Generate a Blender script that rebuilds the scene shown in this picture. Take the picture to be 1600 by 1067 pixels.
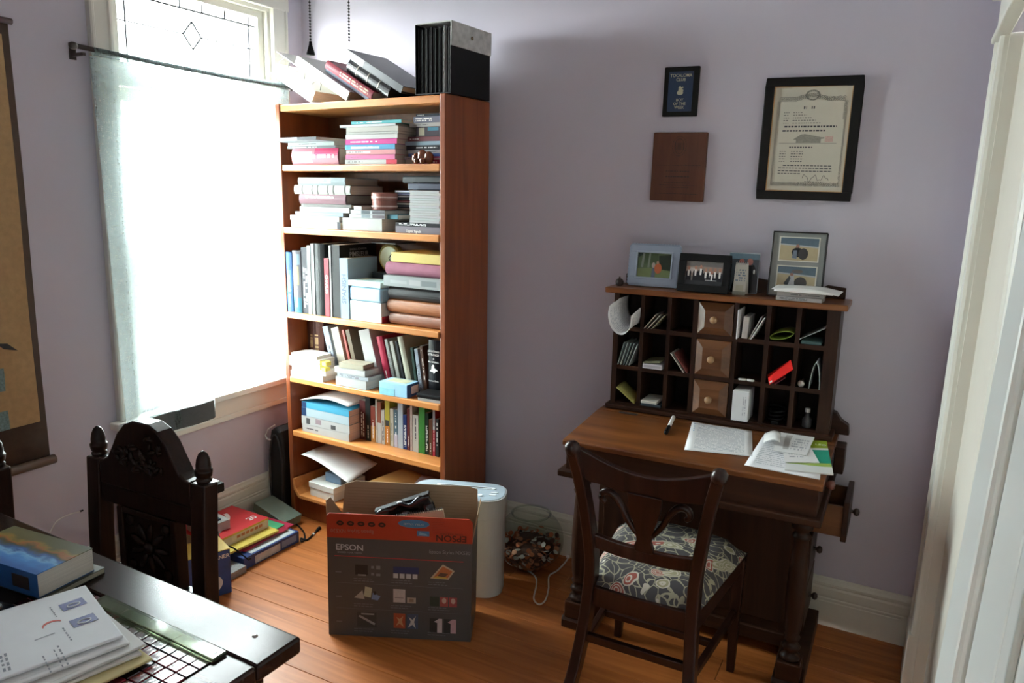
import bpy, bmesh, math, random
from mathutils import Matrix, Vector
random.seed(7)
for o in list(bpy.data.objects): bpy.data.objects.remove(o)
SC = bpy.context.scene
COL = SC.collection
# ------------------------------------------------------------------ camera
FPX = 1185.677                      # focal length in pixels of the 1600 x 1067 frame
YAW, PITCH, ROLL = math.radians(27.3354), math.radians(11.4708), math.radians(-1.7498)
CAM = Vector((2.68315, -2.91489, 1.6))
_f = Vector((-math.sin(YAW)*math.cos(PITCH), math.cos(YAW)*math.cos(PITCH), -math.sin(PITCH)))
_r = Vector((math.cos(YAW), math.sin(YAW), 0)); _d = _f.cross(_r)
_c, _s = math.cos(ROLL), math.sin(ROLL)
CR, CD = _c*_r + _s*_d, -_s*_r + _c*_d
cam_data = bpy.data.cameras.new('camera'); cam = bpy.data.objects.new('camera', cam_data); COL.objects.link(cam)
cam_data.sensor_fit = 'HORIZONTAL'; cam_data.sensor_width = 36.0; cam_data.lens = FPX/1600*36
cam_data.clip_start = 0.01
rot = Matrix((CR, -CD, -_f)).transposed()
cam.matrix_world = Matrix.Translation(CAM) @ rot.to_4x4()
SC.camera = cam
# ------------------------------------------------------------------ world, light, exposure
SC.view_settings.view_transform = 'Standard'; SC.view_settings.look = 'None'
SC.view_settings.gamma = 1; SC.view_settings.exposure = 0.0; SC.view_settings.use_curve_mapping = False
SKY = 84.0
w = bpy.data.worlds.new('sky'); SC.world = w; w.use_nodes = True
nt = w.node_tree; bg = nt.nodes['Background']; bg.inputs['Color'].default_value = (0.93, 0.97, 1.0, 1); bg.inputs['Strength'].default_value = SKY
portal = bpy.data.lights.new('window_portal', 'AREA'); portal.shape = 'RECTANGLE'; portal.size = 0.80; portal.size_y = 1.70
portal.cycles.is_portal = True
po = bpy.data.objects.new('window_portal', portal); COL.objects.link(po)
po.location = (-0.16, -0.6, 1.5); po.rotation_euler = (math.radians(90), 0, math.radians(-90))
SC.cycles.use_denoising = True
SC.cycles.max_bounces = 10; SC.cycles.diffuse_bounces = 6; SC.cycles.transparent_max_bounces = 24
SC.cycles.caustics_reflective = False; SC.cycles.caustics_refractive = False
SC.cycles.sample_clamp_indirect = 12.0
# ------------------------------------------------------------------ pixel helpers
def ray(px): return CR*(px[0]-800) + CD*(px[1]-533.5) + _f*FPX
def on(px, ax, val):
    v = ray(px); t = (val-CAM[ax])/v[ax]; return CAM + v*t
# ------------------------------------------------------------------ mesh builder
class MB:
    def __init__(s): s.v = []; s.f = []; s.uv = []; s.mi = []
    def face(s, pts, uv=None, mi=0, m=None):
        i = len(s.v)
        for p in pts:
            p = Vector(p); s.v.append(m @ p if m else p)
        s.f.append(tuple(range(i, i+len(pts)))); s.uv.append(uv); s.mi.append(mi)
        return s
    def box(s, a, b, mi=0, m=None, uvface=None):
        x0,y0,z0 = a; x1,y1,z1 = b
        c = [(x0,y0,z0),(x1,y0,z0),(x1,y1,z0),(x0,y1,z0),(x0,y0,z1),(x1,y0,z1),(x1,y1,z1),(x0,y1,z1)]
        i = len(s.v); s.v += [m @ Vector(p) if m else Vector(p) for p in c]
        for k, q in enumerate(((0,1,5,4),(1,2,6,5),(2,3,7,6),(3,0,4,7),(4,5,6,7),(3,2,1,0))):
            s.f.append(tuple(i+j for j in q)); s.mi.append(mi)
            s.uv.append([(0,0),(1,0),(1,1),(0,1)] if (uvface is not None and k == uvface) else None)
        return s
    def prism(s, poly, h0, h1, ax=2, mi=0, m=None):
        def P(p, h):
            q = {2:(p[0],p[1],h), 1:(p[0],h,p[1]), 0:(h,p[0],p[1])}[ax]
            return m @ Vector(q) if m else Vector(q)
        n = len(poly); i = len(s.v)
        s.v += [P(p,h0) for p in poly] + [P(p,h1) for p in poly]
        s.f.append(tuple(range(i+n-1, i-1, -1))); s.f.append(tuple(range(i+n, i+2*n)))
        for k in range(n): s.f.append((i+k, i+(k+1)%n, i+n+(k+1)%n, i+n+k))
        s.uv += [None]*(n+2); s.mi += [mi]*(n+2)
        return s
    def lathe(s, prof, n=20, c=(0,0,0), m=None, mi=0, cap=True, sx=1, sy=1):
        i = len(s.v); c = Vector(c)
        for r, z in prof:
            for k in range(n):
                a = 2*math.pi*k/n; p = c + Vector((r*math.cos(a)*sx, r*math.sin(a)*sy, z)); s.v.append(m @ p if m else p)
        R = len(prof)
        for j in range(R-1):
            for k in range(n):
                s.f.append((i+j*n+k, i+j*n+(k+1)%n, i+(j+1)*n+(k+1)%n, i+(j+1)*n+k)); s.uv.append(None); s.mi.append(mi)
        if cap:
            s.f.append(tuple(i+k for k in range(n-1,-1,-1))); s.f.append(tuple(i+(R-1)*n+k for k in range(n))); s.uv += [None]*2; s.mi += [mi]*2
        return s
    def tube(s, pts, r, n=8, mi=0, m=None, sq=None):
        pts = [Vector(p) for p in pts]; rs = r if isinstance(r, (list, tuple)) else [r]*len(pts)
        i = len(s.v); up = Vector((0.0123,0.0321,1))
        for j, p in enumerate(pts):
            t = (pts[min(j+1,len(pts)-1)] - pts[max(j-1,0)]).normalized()
            if abs(t.dot(up.normalized())) > .98: up = Vector((1,0.02,0.03))
            a = t.cross(up).normalized(); b = t.cross(a).normalized()
            for k in range(n):
                an = 2*math.pi*(k+.5)/n; q = p + (a*math.cos(an)+b*math.sin(an))*rs[j]; s.v.append(m @ q if m else q)
        for j in range(len(pts)-1):
            for k in range(n):
                s.f.append((i+j*n+k, i+j*n+(k+1)%n, i+(j+1)*n+(k+1)%n, i+(j+1)*n+k)); s.uv.append(None); s.mi.append(mi)
        s.f.append(tuple(i+k for k in range(n-1,-1,-1))); s.f.append(tuple(i+(len(pts)-1)*n+k for k in range(n))); s.uv += [None]*2; s.mi += [mi]*2
        return s
    def beam(s, pts, w, h, mi=0, m=None):
        """rectangular section along a path: w along the horizontal cross direction, h along the other; lists allowed"""
        pts = [Vector(p) for p in pts]; N = len(pts)
        W = w if isinstance(w, (list,tuple)) else [w]*N; H = h if isinstance(h, (list,tuple)) else [h]*N
        i = len(s.v)
        for j, p in enumerate(pts):
            t = (pts[min(j+1,N-1)] - pts[max(j-1,0)]).normalized()
            ref = Vector((1,0,0)) if abs(t.x) < .8 else Vector((0,1,0))
            b = t.cross(ref).normalized(); a = b.cross(t).normalized()
            for sx, sy in ((-1,-1),(1,-1),(1,1),(-1,1)):
                q = p + a*sx*W[j]/2 + b*sy*H[j]/2; s.v.append(m @ q if m else q)
        for j in range(N-1):
            for k in range(4):
                s.f.append((i+j*4+k, i+j*4+(k+1)%4, i+(j+1)*4+(k+1)%4, i+(j+1)*4+k)); s.uv.append(None); s.mi.append(mi)
        s.f.append((i+3,i+2,i+1,i)); s.f.append(tuple(i+(N-1)*4+k for k in range(4))); s.uv += [None]*2; s.mi += [mi]*2
        return s
    def grid(s, fn, nu, nv, mi=0, m=None):
        i = len(s.v)
        for a in range(nu+1):
            for b in range(nv+1):
                p = Vector(fn(a/nu, b/nv)); s.v.append(m @ p if m else p)
        for a in range(nu):
            for b in range(nv):
                q = i+a*(nv+1)+b
                s.f.append((q, q+nv+1, q+nv+2, q+1)); s.mi.append(mi)
                s.uv.append([(a/nu,b/nv),((a+1)/nu,b/nv),((a+1)/nu,(b+1)/nv),(a/nu,(b+1)/nv)])
        return s
    def build(s, name, mats, parent=None, smooth=False, bevel=0, loc=None, solid=0, seg=2, mw=None, sub=0):
        me = bpy.data.meshes.new(name); me.from_pydata([tuple(p) for p in s.v], [], s.f)
        if any(u for u in s.uv):
            lay = me.uv_layers.new(name='UVMap')
            for pl, u in zip(me.polygons, s.uv):
                for k, li in enumerate(pl.loop_indices): lay.data[li].uv = u[k] if u else (-1,-1)
        for mt in (mats if isinstance(mats, (list, tuple)) else [mats]): me.materials.append(mt)
        for pl, mi in zip(me.polygons, s.mi): pl.material_index = mi; pl.use_smooth = smooth
        bm = bmesh.new(); bm.from_mesh(me); bmesh.ops.remove_doubles(bm, verts=bm.verts, dist=1e-6); bmesh.ops.recalc_face_normals(bm, faces=bm.faces); bm.to_mesh(me); bm.free()
        o = bpy.data.objects.new(name, me); COL.objects.link(o)
        if parent: o.parent = parent
        if mw is not None: o.matrix_world = mw
        if loc is not None: o.location = loc
        if bevel:
            b = o.modifiers.new('bevel', 'BEVEL'); b.width = bevel; b.segments = seg; b.limit_method = 'ANGLE'; b.angle_limit = math.radians(40)
        if solid:
            q = o.modifiers.new('solid', 'SOLIDIFY'); q.thickness = solid; q.offset = 0
        if sub:
            q = o.modifiers.new('sub', 'SUBSURF'); q.levels = sub; q.render_levels = sub
        return o
def tag(o, label, cat, group=None):
    o['label'] = label; o['category'] = cat
    if group: o['group'] = group
    return o
def struct(o): o['kind'] = 'structure'; return o
def empty(name, mw=None, loc=None):
    o = bpy.data.objects.new(name, None); COL.objects.link(o); o.empty_display_size = .05
    if mw is not None: o.matrix_world = mw
    if loc is not None: o.location = loc
    return o
def thing(name, label, cat, group=None, mw=None, loc=None): return tag(empty(name, mw, loc), label, cat, group)
def T(x, y, z): return Matrix.Translation((x, y, z))
def RX(d): return Matrix.Rotation(math.radians(d), 4, 'X')
def RY(d): return Matrix.Rotation(math.radians(d), 4, 'Y')
def RZ(d): return Matrix.Rotation(math.radians(d), 4, 'Z')
def text(parent, s, size, mat, m, name='lettering', align='CENTER', sx=1.0, bold=0.0):
    cu = bpy.data.curves.new(name, 'FONT'); cu.body = s; cu.size = size; cu.align_x = align; cu.align_y = 'CENTER'; cu.extrude = 0.0002; cu.offset = bold*size
    cu.resolution_u = 3
    t = bpy.data.objects.new(name, cu); COL.objects.link(t)
    me = bpy.data.meshes.new_from_object(t); bpy.data.objects.remove(t); bpy.data.curves.remove(cu)
    me.materials.clear(); me.materials.append(mat)
    o = bpy.data.objects.new(name, me); COL.objects.link(o); o.parent = parent
    o.matrix_local = m @ Matrix.Diagonal((sx,1,1,1))
    return o
# ------------------------------------------------------------------ materials
def _new(name):
    m = bpy.data.materials.new(name); m.use_nodes = True; return m, m.node_tree, m.node_tree.nodes['Principled BSDF']
_cache = {}
def N(nt, t, **k):
    n = nt.nodes.new(t)
    for a, b in k.items():
        if a in n.inputs.keys() if isinstance(a, str) else False: n.inputs[a].default_value = b
        else: setattr(n, a, b)
    return n
def col(c, rough=.55, metal=0, var=.08, scale=30, bump=0, spec=.5, coat=0):
    key = ('col', tuple(c), rough, metal, var, scale, bump, spec, coat)
    if key in _cache: return _cache[key]
    m, nt, b = _new('plain'); L = nt.links
    b.inputs['Roughness'].default_value = rough; b.inputs['Metallic'].default_value = metal; b.inputs['Specular IOR Level'].default_value = spec
    b.inputs['Coat Weight'].default_value = coat; b.inputs['Coat Roughness'].default_value = .15
    tc = N(nt, 'ShaderNodeTexCoord'); no = N(nt, 'ShaderNodeTexNoise'); no.inputs['Scale'].default_value = scale; no.inputs['Detail'].default_value = 4
    L.new(tc.outputs['Object'], no.inputs['Vector'])
    mx = N(nt, 'ShaderNodeMix', data_type='RGBA')
    mx.inputs[6].default_value = (*[x*(1-var) for x in c], 1); mx.inputs[7].default_value = (*[min(1, x*(1+var)) for x in c], 1)
    L.new(no.outputs['Fac'], mx.inputs[0]); L.new(mx.outputs[2], b.inputs['Base Color'])
    if bump:
        bp = N(nt, 'ShaderNodeBump'); bp.inputs['Strength'].default_value = bump; bp.inputs['Distance'].default_value = .002
        L.new(no.outputs['Fac'], bp.inputs['Height']); L.new(bp.outputs['Normal'], b.inputs['Normal'])
    _cache[key] = m; return m
def wood(c1, c2, axis=0, rough=.4, scale=6, stretch=14, bump=.08, name='wood', coat=0, spec=.4):
    key = ('wood', tuple(c1), tuple(c2), axis, rough, scale, stretch, coat, spec)
    if key in _cache: return _cache[key]
    m, nt, b = _new(name); L = nt.links
    tc = N(nt, 'ShaderNodeTexCoord'); oi = N(nt, 'ShaderNodeObjectInfo')
    ad = N(nt, 'ShaderNodeVectorMath', operation='ADD'); ml = N(nt, 'ShaderNodeMath', operation='MULTIPLY'); ml.inputs[1].default_value = 17.0
    L.new(oi.outputs['Random'], ml.inputs[0]); L.new(tc.outputs['Object'], ad.inputs[0]); L.new(ml.outputs[0], ad.inputs[1])
    mp = N(nt, 'ShaderNodeMapping'); sc = [scale*stretch/3]*3; sc[axis] = scale/3; mp.inputs['Scale'].default_value = sc
    L.new(ad.outputs[0], mp.inputs['Vector'])
    no = N(nt, 'ShaderNodeTexNoise'); no.inputs['Scale'].default_value = 1.0; no.inputs['Detail'].default_value = 6; no.inputs['Distortion'].default_value = .8
    L.new(mp.outputs[0], no.inputs['Vector'])
    cr = N(nt, 'ShaderNodeValToRGB'); cr.color_ramp.elements[0].position = .3; cr.color_ramp.elements[1].position = .72
    cr.color_ramp.elements[0].color = (*c1, 1); cr.color_ramp.elements[1].color = (*c2, 1)
    L.new(no.outputs['Fac'], cr.inputs[0])
    hs = N(nt, 'ShaderNodeHueSaturation'); mr = N(nt, 'ShaderNodeMapRange'); mr.inputs[3].default_value = .85; mr.inputs[4].default_value = 1.15
    L.new(oi.outputs['Random'], mr.inputs[0]); L.new(mr.outputs[0], hs.inputs['Value']); L.new(cr.outputs[0], hs.inputs['Color'])
    L.new(hs.outputs[0], b.inputs['Base Color'])
    b.inputs['Roughness'].default_value = rough; b.inputs['Coat Weight'].default_value = coat; b.inputs['Coat Roughness'].default_value = .12; b.inputs['Specular IOR Level'].default_value = spec
    bp = N(nt, 'ShaderNodeBump'); bp.inputs['Strength'].default_value = bump; bp.inputs['Distance'].default_value = .002
    L.new(no.outputs['Fac'], bp.inputs['Height']); L.new(bp.outputs['Normal'], b.inputs['Normal'])
    _cache[key] = m; return m
def pages(c=(.80,.76,.68), axis=2):
    """stacked paper edges: fine lines across the given axis"""
    key = ('pages', tuple(c), axis)
    if key in _cache: return _cache[key]
    m, nt, b = _new('page_edges'); L = nt.links
    tc = N(nt, 'ShaderNodeTexCoord'); mp = N(nt, 'ShaderNodeMapping'); s = [4,4,4]; s[axis] = 900; mp.inputs['Scale'].default_value = s
    L.new(tc.outputs['Object'], mp.inputs['Vector'])
    no = N(nt, 'ShaderNodeTexNoise'); no.inputs['Scale'].default_value = 1; no.inputs['Detail'].default_value = 2; L.new(mp.outputs[0], no.inputs['Vector'])
    cr = N(nt, 'ShaderNodeValToRGB'); cr.color_ramp.elements[0].position = .3; cr.color_ramp.elements[0].color = (*[x*.72 for x in c], 1); cr.color_ramp.elements[1].position = .6; cr.color_ramp.elements[1].color = (*c, 1)
    L.new(no.outputs['Fac'], cr.inputs[0]); L.new(cr.outputs[0], b.inputs['Base Color']); b.inputs['Roughness'].default_value = .8
    _cache[key] = m; return m
def printed(paper, ink, rows=1, u=(.12,.7), v=(.3,.7), words=9, thr=.46, rough=.5, blocks=(), seed=0, fill=.55, size=1.0, vertical=False, coat=0):
    """paper colour with rows of small print inside a UV window; blocks = ((u0,u1,v0,v1,colour),...) solid printed panels"""
    m, nt, b = _new('printed'); L = nt.links
    uvn = N(nt, 'ShaderNodeUVMap'); sp = N(nt, 'ShaderNodeSeparateXYZ'); L.new(uvn.outputs[0], sp.inputs[0])
    U, V = (sp.outputs[1], sp.outputs[0]) if vertical else (sp.outputs[0], sp.outputs[1])
    def math_(op, a, bb):
        n = N(nt, 'ShaderNodeMath', operation=op)
        for k, x in enumerate((a, bb)):
            if isinstance(x, (int, float)): n.inputs[k].default_value = x
            else: L.new(x, n.inputs[k])
        return n.outputs[0]
    def win(x, lo, hi): return math_('MULTIPLY', math_('GREATER_THAN', x, lo), math_('LESS_THAN', x, hi))
    cur = N(nt, 'ShaderNodeRGB').outputs[0]; cur.default_value = (*paper, 1)
    tc = N(nt, 'ShaderNodeTexCoord'); no0 = N(nt, 'ShaderNodeTexNoise'); no0.inputs['Scale'].default_value = 12; L.new(tc.outputs['Object'], no0.inputs['Vector'])
    mx0 = N(nt, 'ShaderNodeMix', data_type='RGBA', blend_type='MULTIPLY'); mx0.inputs[0].default_value = .25; L.new(cur, mx0.inputs[6]); L.new(no0.outputs['Color'], mx0.inputs[7])
    bw = N(nt, 'ShaderNodeRGBToBW'); L.new(no0.outputs['Color'], bw.inputs[0]); L.new(bw.outputs[0], mx0.inputs[7]); mx0.inputs[0].default_value = .12
    cur = mx0.outputs[2]
    def over(cur, mask, c):
        mx = N(nt, 'ShaderNodeMix', data_type='RGBA'); L.new(mask, mx.inputs[0]); L.new(cur, mx.inputs[6]); mx.inputs[7].default_value = (*c, 1); return mx.outputs[2]
    for (a0,a1,b0,b1,c) in blocks: cur = over(cur, math_('MULTIPLY', win(U,a0,a1), win(V,b0,b1)), c)
    if rows:
        vv = math_('MULTIPLY', math_('SUBTRACT', V, v[0]), rows/(v[1]-v[0]))
        fr = math_('FRACT', vv, 0); fl = math_('FLOOR', vv, 0)
        cx = N(nt, 'ShaderNodeCombineXYZ'); L.new(math_('MULTIPLY', U, words*4.0*size), cx.inputs[0]); L.new(math_('MULTIPLY', fl, 7.31), cx.inputs[1]); cx.inputs[2].default_value = seed*3.7
        no = N(nt, 'ShaderNodeTexNoise'); no.inputs['Scale'].default_value = 1.0; no.inputs['Detail'].default_value = 3; L.new(cx.outputs[0], no.inputs['Vector'])
        k = math_('MULTIPLY', math_('GREATER_THAN', no.outputs['Fac'], thr), win(fr, .5-fill/2, .5+fill/2))
        k = math_('MULTIPLY', k, math_('MULTIPLY', win(U, *u), win(V, *v)))
        cur = over(cur, k, ink)
    L.new(cur, b.inputs['Base Color']); b.inputs['Roughness'].default_value = rough; b.inputs['Coat Weight'].default_value = coat; b.inputs['Specular IOR Level'].default_value = .18
    return m
WHITE = (.80,.80,.78)
paper = col(WHITE, .7, var=.03)
black = col((.005,.005,.0055), .55, var=.2, spec=.18)
blackgloss = col((.01,.01,.011), .2, var=.2)
lavender = col((.575,.545,.625), .75, var=.025, scale=3.5)
trimw = col((.74,.73,.66), .38, var=.03, scale=8)
dark = wood((.010,.0045,.003), (.030,.013,.008), axis=2, rough=.36, scale=9, name='dark_carved_wood', coat=.05, spec=.25)
# ================================================================== the room
XR, YF, ZC = 2.86, -3.05, 2.85
floor_mats = [wood((.32,.090,.017), (.50,.165,.040), axis=0, rough=.42, scale=7, stretch=16, name='fir_floor', coat=.04)]
fl = struct(MB().box((-.2,YF-1.4,-.06), (XR+.9, .2, -.022)).build('floor', col((.05,.025,.012), .8)))
k = 0
y = -0.045+.13
while y > YF-1.3:
    y0 = y-.1285
    x = -.02; rnd = random.Random(int(abs(y)*1000))
    cuts = sorted([rnd.uniform(.6,2.3)] + ([rnd.uniform(.2,2.6)] if rnd.random() < .3 else []))
    xs = [-.02]+cuts+[XR+.05]
    for a, b_ in zip(xs[:-1], xs[1:]):
        if b_-a < .15: continue
        p = MB().box((a+.0008, y0, -.022), (b_-.0008, min(y, -.001), 0)).build('plank', floor_mats[0], fl, bevel=.0012, seg=1)
    y -= .13
wall_t = .15
WY0, WY1, WZ0, WZ1 = -1.0, -.20, .655, 2.36        # window opening
w_ = MB()
w_.box((-wall_t, YF, 0), (0, WY0, ZC)).box((-wall_t, WY1, 0), (0, .0, ZC)).box((-wall_t, WY0, 0), (0, WY1, WZ0)).box((-wall_t, WY0, WZ1), (0, WY1, ZC))
struct(w_.build('wall_left', lavender))
struct(MB().box((-wall_t, 0, 0), (XR+wall_t, wall_t, ZC)).build('wall_back', lavender))
DY0, DY1, DH = -1.34, -.30, 2.06                     # cupboard door in the right wall
w_ = MB().box((XR, YF, 0), (XR+wall_t, DY0, ZC)).box((XR, DY1, 0), (XR+wall_t, 0, ZC)).box((XR, DY0, DH), (XR+wall_t, DY1, ZC))
struct(w_.build('wall_right', lavender))
HX0, HX1, HH = 1.92, 2.745, 2.06                     # doorway behind the camera
w_ = MB().box((-wall_t, YF-wall_t, 0), (HX0, YF, ZC)).box((HX1, YF-wall_t, 0), (XR+wall_t, YF, ZC)).box((HX0, YF-wall_t, HH), (HX1, YF, ZC))
struct(w_.build('wall_front', lavender))
w_ = MB().box((.9, YF-1.35, 0), (XR+.6, YF-1.25, ZC)).box((.9, YF-1.25, 0), (1.0, YF-wall_t, ZC)).box((XR+.5, YF-1.25, 0), (XR+.6, YF-wall_t, ZC))
struct(w_.build('wall_hall', col((.24,.22,.20), .8)))
struct(MB().box((-.2, YF-1.4, ZC), (XR+.7, .2, ZC+.1)).build('ceiling', col((.48,.47,.46), .85, var=.02)))
# baseboards: body, grooves and moulded cap in one profile
def baseboard(name, length, mw):
    prof = [(0,0),(.020,0),(.020,.098),(.017,.101),(.017,.104),(.020,.107),(.020,.112),(.017,.115),(.017,.118),(.020,.121),(.019,.150),(.016,.158),(.019,.163),(.019,.172),(.012,.180),(.008,.188),(0,.190)]
    m = MB().prism([(-p[0], p[1]) for p in prof], 0, length, ax=0)   # runs along local x, faces -y
    o = m.build(name, col((.70,.69,.60), .4, var=.04, scale=9)); o.matrix_world = mw; return struct(o)
baseboard('baseboard_back', XR-.02, T(0.02, 0, 0))
baseboard('baseboard_left', abs(YF)-.02, T(0, -.02, 0) @ RZ(-90) @ Matrix.Diagonal((1,-1,1,1)))
baseboard('baseboard_right', .12, T(XR, -.13, 0) @ RZ(90))
# ---------------------------------------------------------------- window
win = empty('window_1', loc=(0,0,0)); struct(win)
def casing_profile(wd):   # across width a, protrusion
    return [(0,0),(0,.022),(.006,.026),(.014,.026),(.020,.019),(wd-.022,.017),(wd-.016,.022),(wd-.004,.020),(wd,.012),(wd,0)]
def casing(name, y0, y1, z0, z1, flip=False, parent=win):
    wd = abs(y1-y0); prof = casing_profile(wd)
    poly = [((p[1]), (y0 + (wd-p[0] if flip else p[0]))) for p in prof]
    return MB().prism(poly, z0, z1, ax=2).build(name, trimw, parent)
casing('casing', WY0-.088, WY0+.004, WZ0-.005, WZ1+.0)
casing('casing', WY1-.004, WY1+.088, WZ0-.005, WZ1+.0, flip=True)
MB().box((0, WY0-.095, WZ1-.005), (.024, WY1+.095, WZ1+.10)).box((0, WY0-.11, WZ1+.10), (.04, WY1+.11, WZ1+.125)).build('head_casing', trimw, win, bevel=.004)
MB().box((-.12, WY0+.001, WZ0-.03), (0, WY1-.001, WZ0)).box((-.001, WY0-.12, WZ0-.03), (.05, WY1+.12, WZ0)).build('stool', trimw, win, bevel=.005)
MB().box((0, WY0-.09, .52), (.018, WY1+.09, WZ0-.03)).box((0, WY0-.09, .52), (.024, WY1+.09, .545)).build('apron', trimw, win, bevel=.003)
for yy in (WY0, WY1-.02): MB().box((-.12, yy, WZ0), (-.001, yy+.02, WZ1)).build('jamb', trimw, win)
MB().box((-.12, WY0+.02, WZ1-.02), (-.001, WY1-.02, WZ1)).build('jamb', trimw, win)
def sash(name, x, y0, y1, z0, z1, wd=.05, th=.035):
    s = MB().box((x, y0, z0), (x+th, y0+wd, z1)).box((x, y1-wd, z0), (x+th, y1, z1)).box((x, y0+wd, z0), (x+th, y1-wd, z0+wd*1.2)).box((x, y0+wd, z1-wd), (x+th, y1-wd, z1))
    return s.build(name, trimw, win, bevel=.003)
m_glass, nt, b_ = _new('window_glass'); nt.nodes.remove(b_)
tr = N(nt,'ShaderNodeBsdfTransparent'); gl = N(nt,'ShaderNodeBsdfGlossy'); gl.inputs['Roughness'].default_value=.02; mx = N(nt,'ShaderNodeMixShader'); mx.inputs[0].default_value=.05
tr.inputs['Color'].default_value=(.97,.99,.98,1)
nt.links.new(tr.outputs[0],mx.inputs[1]); nt.links.new(gl.outputs[0],mx.inputs[2]); nt.links.new(mx.outputs[0],nt.nodes['Material Output'].inputs[0])
A0, A1 = WY0+.02, WY1-.02
MB().box((-.115, A0, 1.93), (-.01, A1, 1.985)).build('transom_bar', trimw, win, bevel=.004)
s1 = sash('lower_sash', -.06, A0, A1, WZ0, 1.36); MB().box((-.046, A0+.05, WZ0+.06), (-.042, A1-.05, 1.31)).build('pane', m_glass, s1)
s2 = sash('upper_sash', -.10, A0, A1, 1.32, 1.93); MB().box((-.086, A0+.05, 1.38), (-.082, A1-.05, 1.88)).build('pane', m_glass, s2)
s3 = sash('transom_sash', -.06, A0, A1, 1.985, WZ1-.02, wd=.030)
MB().box((-.046, A0+.030, 2.02), (-.042, A1-.035, WZ1-.055)).build('pane', m_glass, s3)
# leaded pattern of the transom light
ld = MB(); lead = col((.10,.10,.11), .4, metal=.6)
def came(p, q, r=.0050): ld.tube([(-.040, p[0], p[1]), (-.040, q[0], q[1])], r, 6)
ty0, ty1, tz0, tz1 = A0+.035, A1-.035, 2.02, WZ1-.055
came((ty0, tz1-.035), (ty1, tz1-.035)); came((ty1-.04, tz0), (ty1-.04, tz1)); came((ty0+.04, tz0), (ty0+.04, tz1))
for t in (.25,.42,.58,.75): yv = ty0+(ty1-ty0)*t; came((yv, tz1-.035), (yv, tz1))
yc, zc = (ty0+ty1)/2, (tz0+tz1)/2+.01
dm = [(yc-.045, zc), (yc, zc+.055), (yc+.045, zc), (yc, zc-.055)]
for i in range(4): came(dm[i], dm[(i+1)%4])
came((ty0, zc), (yc-.045, zc), .0030); came((yc+.045, zc), (ty1, zc), .0030)
ld.build('lead_came', lead, s3)
# ---------------------------------------------------------------- right wall: cupboard door with casing
dr = struct(empty('door_1', loc=(0,0,0)))
def rcas(name, y0, y1, z0, z1, flip=False):
    wd = y1-y0; prof = casing_profile(wd)
    MB().prism([(XR-p[1]*1.15, (y0+(p[0] if flip else wd-p[0]))) for p in prof], z0, z1, ax=2).build(name, trimw, dr)
MB().box((XR-.002,DY1-.014,0),(XR+.14,DY1-.0005,DH)).build('jamb', trimw, dr)
rcas('casing', DY1-.004, DY1+.125, .20, DH, flip=False); rcas('casing', DY0-.125, DY0+.004, .20, DH, flip=True)
for yy in (DY1-.004, DY0-.13):
    MB().box((XR-.034, yy, 0), (XR, yy+.134, .205)).build('plinth_block', trimw, dr, bevel=.004)
MB().box((XR-.028, DY0-.13, DH), (XR, DY1+.13, DH+.12)).box((XR-.05, DY0-.16, DH+.12), (XR, DY1+.16, DH+.155)).box((XR-.038, DY0-.14, DH-.004), (XR, DY1+.14, DH+.016)).build('head_casing', trimw, dr, bevel=.004)
lf = MB().box((XR+.03, DY0+.002, .008), (XR+.065, DY1-.002, DH-.004)).build('leaf', col((.66,.62,.54), .45, var=.03), dr, bevel=.003)
# ---------------------------------------------------------------- the open white door at the photographer's side
dwh = col((.74,.77,.74), .35, var=.02, scale=5)
DX = 2.765
d2 = empty('door_2', mw=T(2.7285, -2.10, 0.012) @ RY(1.47)); struct(d2)
# local: leading edge at y=0, runs to y=-.79; room face at x=0, thickness to x=.036
PW, PZ = .79, 2.03
body = MB().box((.006, -PW, 0), (.030, 0, PZ)).build('core', dwh, d2)
def member(name, y0, y1, z0, z1): return MB().box((0, y0, z0), (.036, y1, z1)).build(name, dwh, d2, bevel=.003)
member('stile', -.115, 0, 0, PZ); member('stile', -PW, -PW+.115, 0, PZ); member('muntin', -PW/2-.05, -PW/2+.05, .2, PZ-.11)
for (z0, z1) in ((0,.22),(.80,1.0),(PZ-.12,PZ)): member('rail', -PW+.115, -.115, z0, z1)
for (y0, y1) in ((-PW/2+.05, -.115), (-PW+.115, -PW/2-.05)):
    for (z0, z1) in ((.22,.80),(1.0,PZ-.12)):
        mo = MB()
        e = .028
        for (a,b_,c,d_) in ((y0,z0,y1,z0+e),(y0,z1-e,y1,z1),(y0,z0+e,y0+e,z1-e),(y1-e,z0+e,y1,z1-e)):
            mo.prism([(a,b_),(c,b_),(c,d_),(a,d_)], -.004, .007, ax=0)
        mo.build('panel_moulding', dwh, d2, bevel=.004)
        MB().box((.001, y0+.06, z0+.06), (.007, y1-.06, z1-.06)).build('door_panel', dwh, d2, bevel=.004)
kn = MB().lathe([(.0,-.052),(.016,-.050),(.026,-.040),(.026,-.030),(.012,-.020),(.009,0),(.024,.0),(.024,.004)], 20, m=T(0,-.06,.98) @ RY(90) @ Matrix.Identity(4))
kn.build('door_knob', col((.55,.42,.18), .3, metal=1), d2, smooth=True)
for z in (.25, 1.75): MB().box((-.002, -PW-.012, z), (.03, -PW, z+.09)).build('hinge', col((.5,.4,.2), .35, metal=1), d2)
# doorway lining behind the camera
t1 = empty('trim_1', loc=(0,0,0)); struct(t1)
for x0, x1 in ((HX0-.10, HX0), (HX1, HX1+.085)): MB().box((x0, YF, 0), (x1, YF+.022, HH)).build('casing', trimw, t1, bevel=.004)
MB().box((HX0-.10, YF, HH), (HX1+.085, YF+.022, HH+.1)).build('casing', trimw, t1, bevel=.004)
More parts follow.
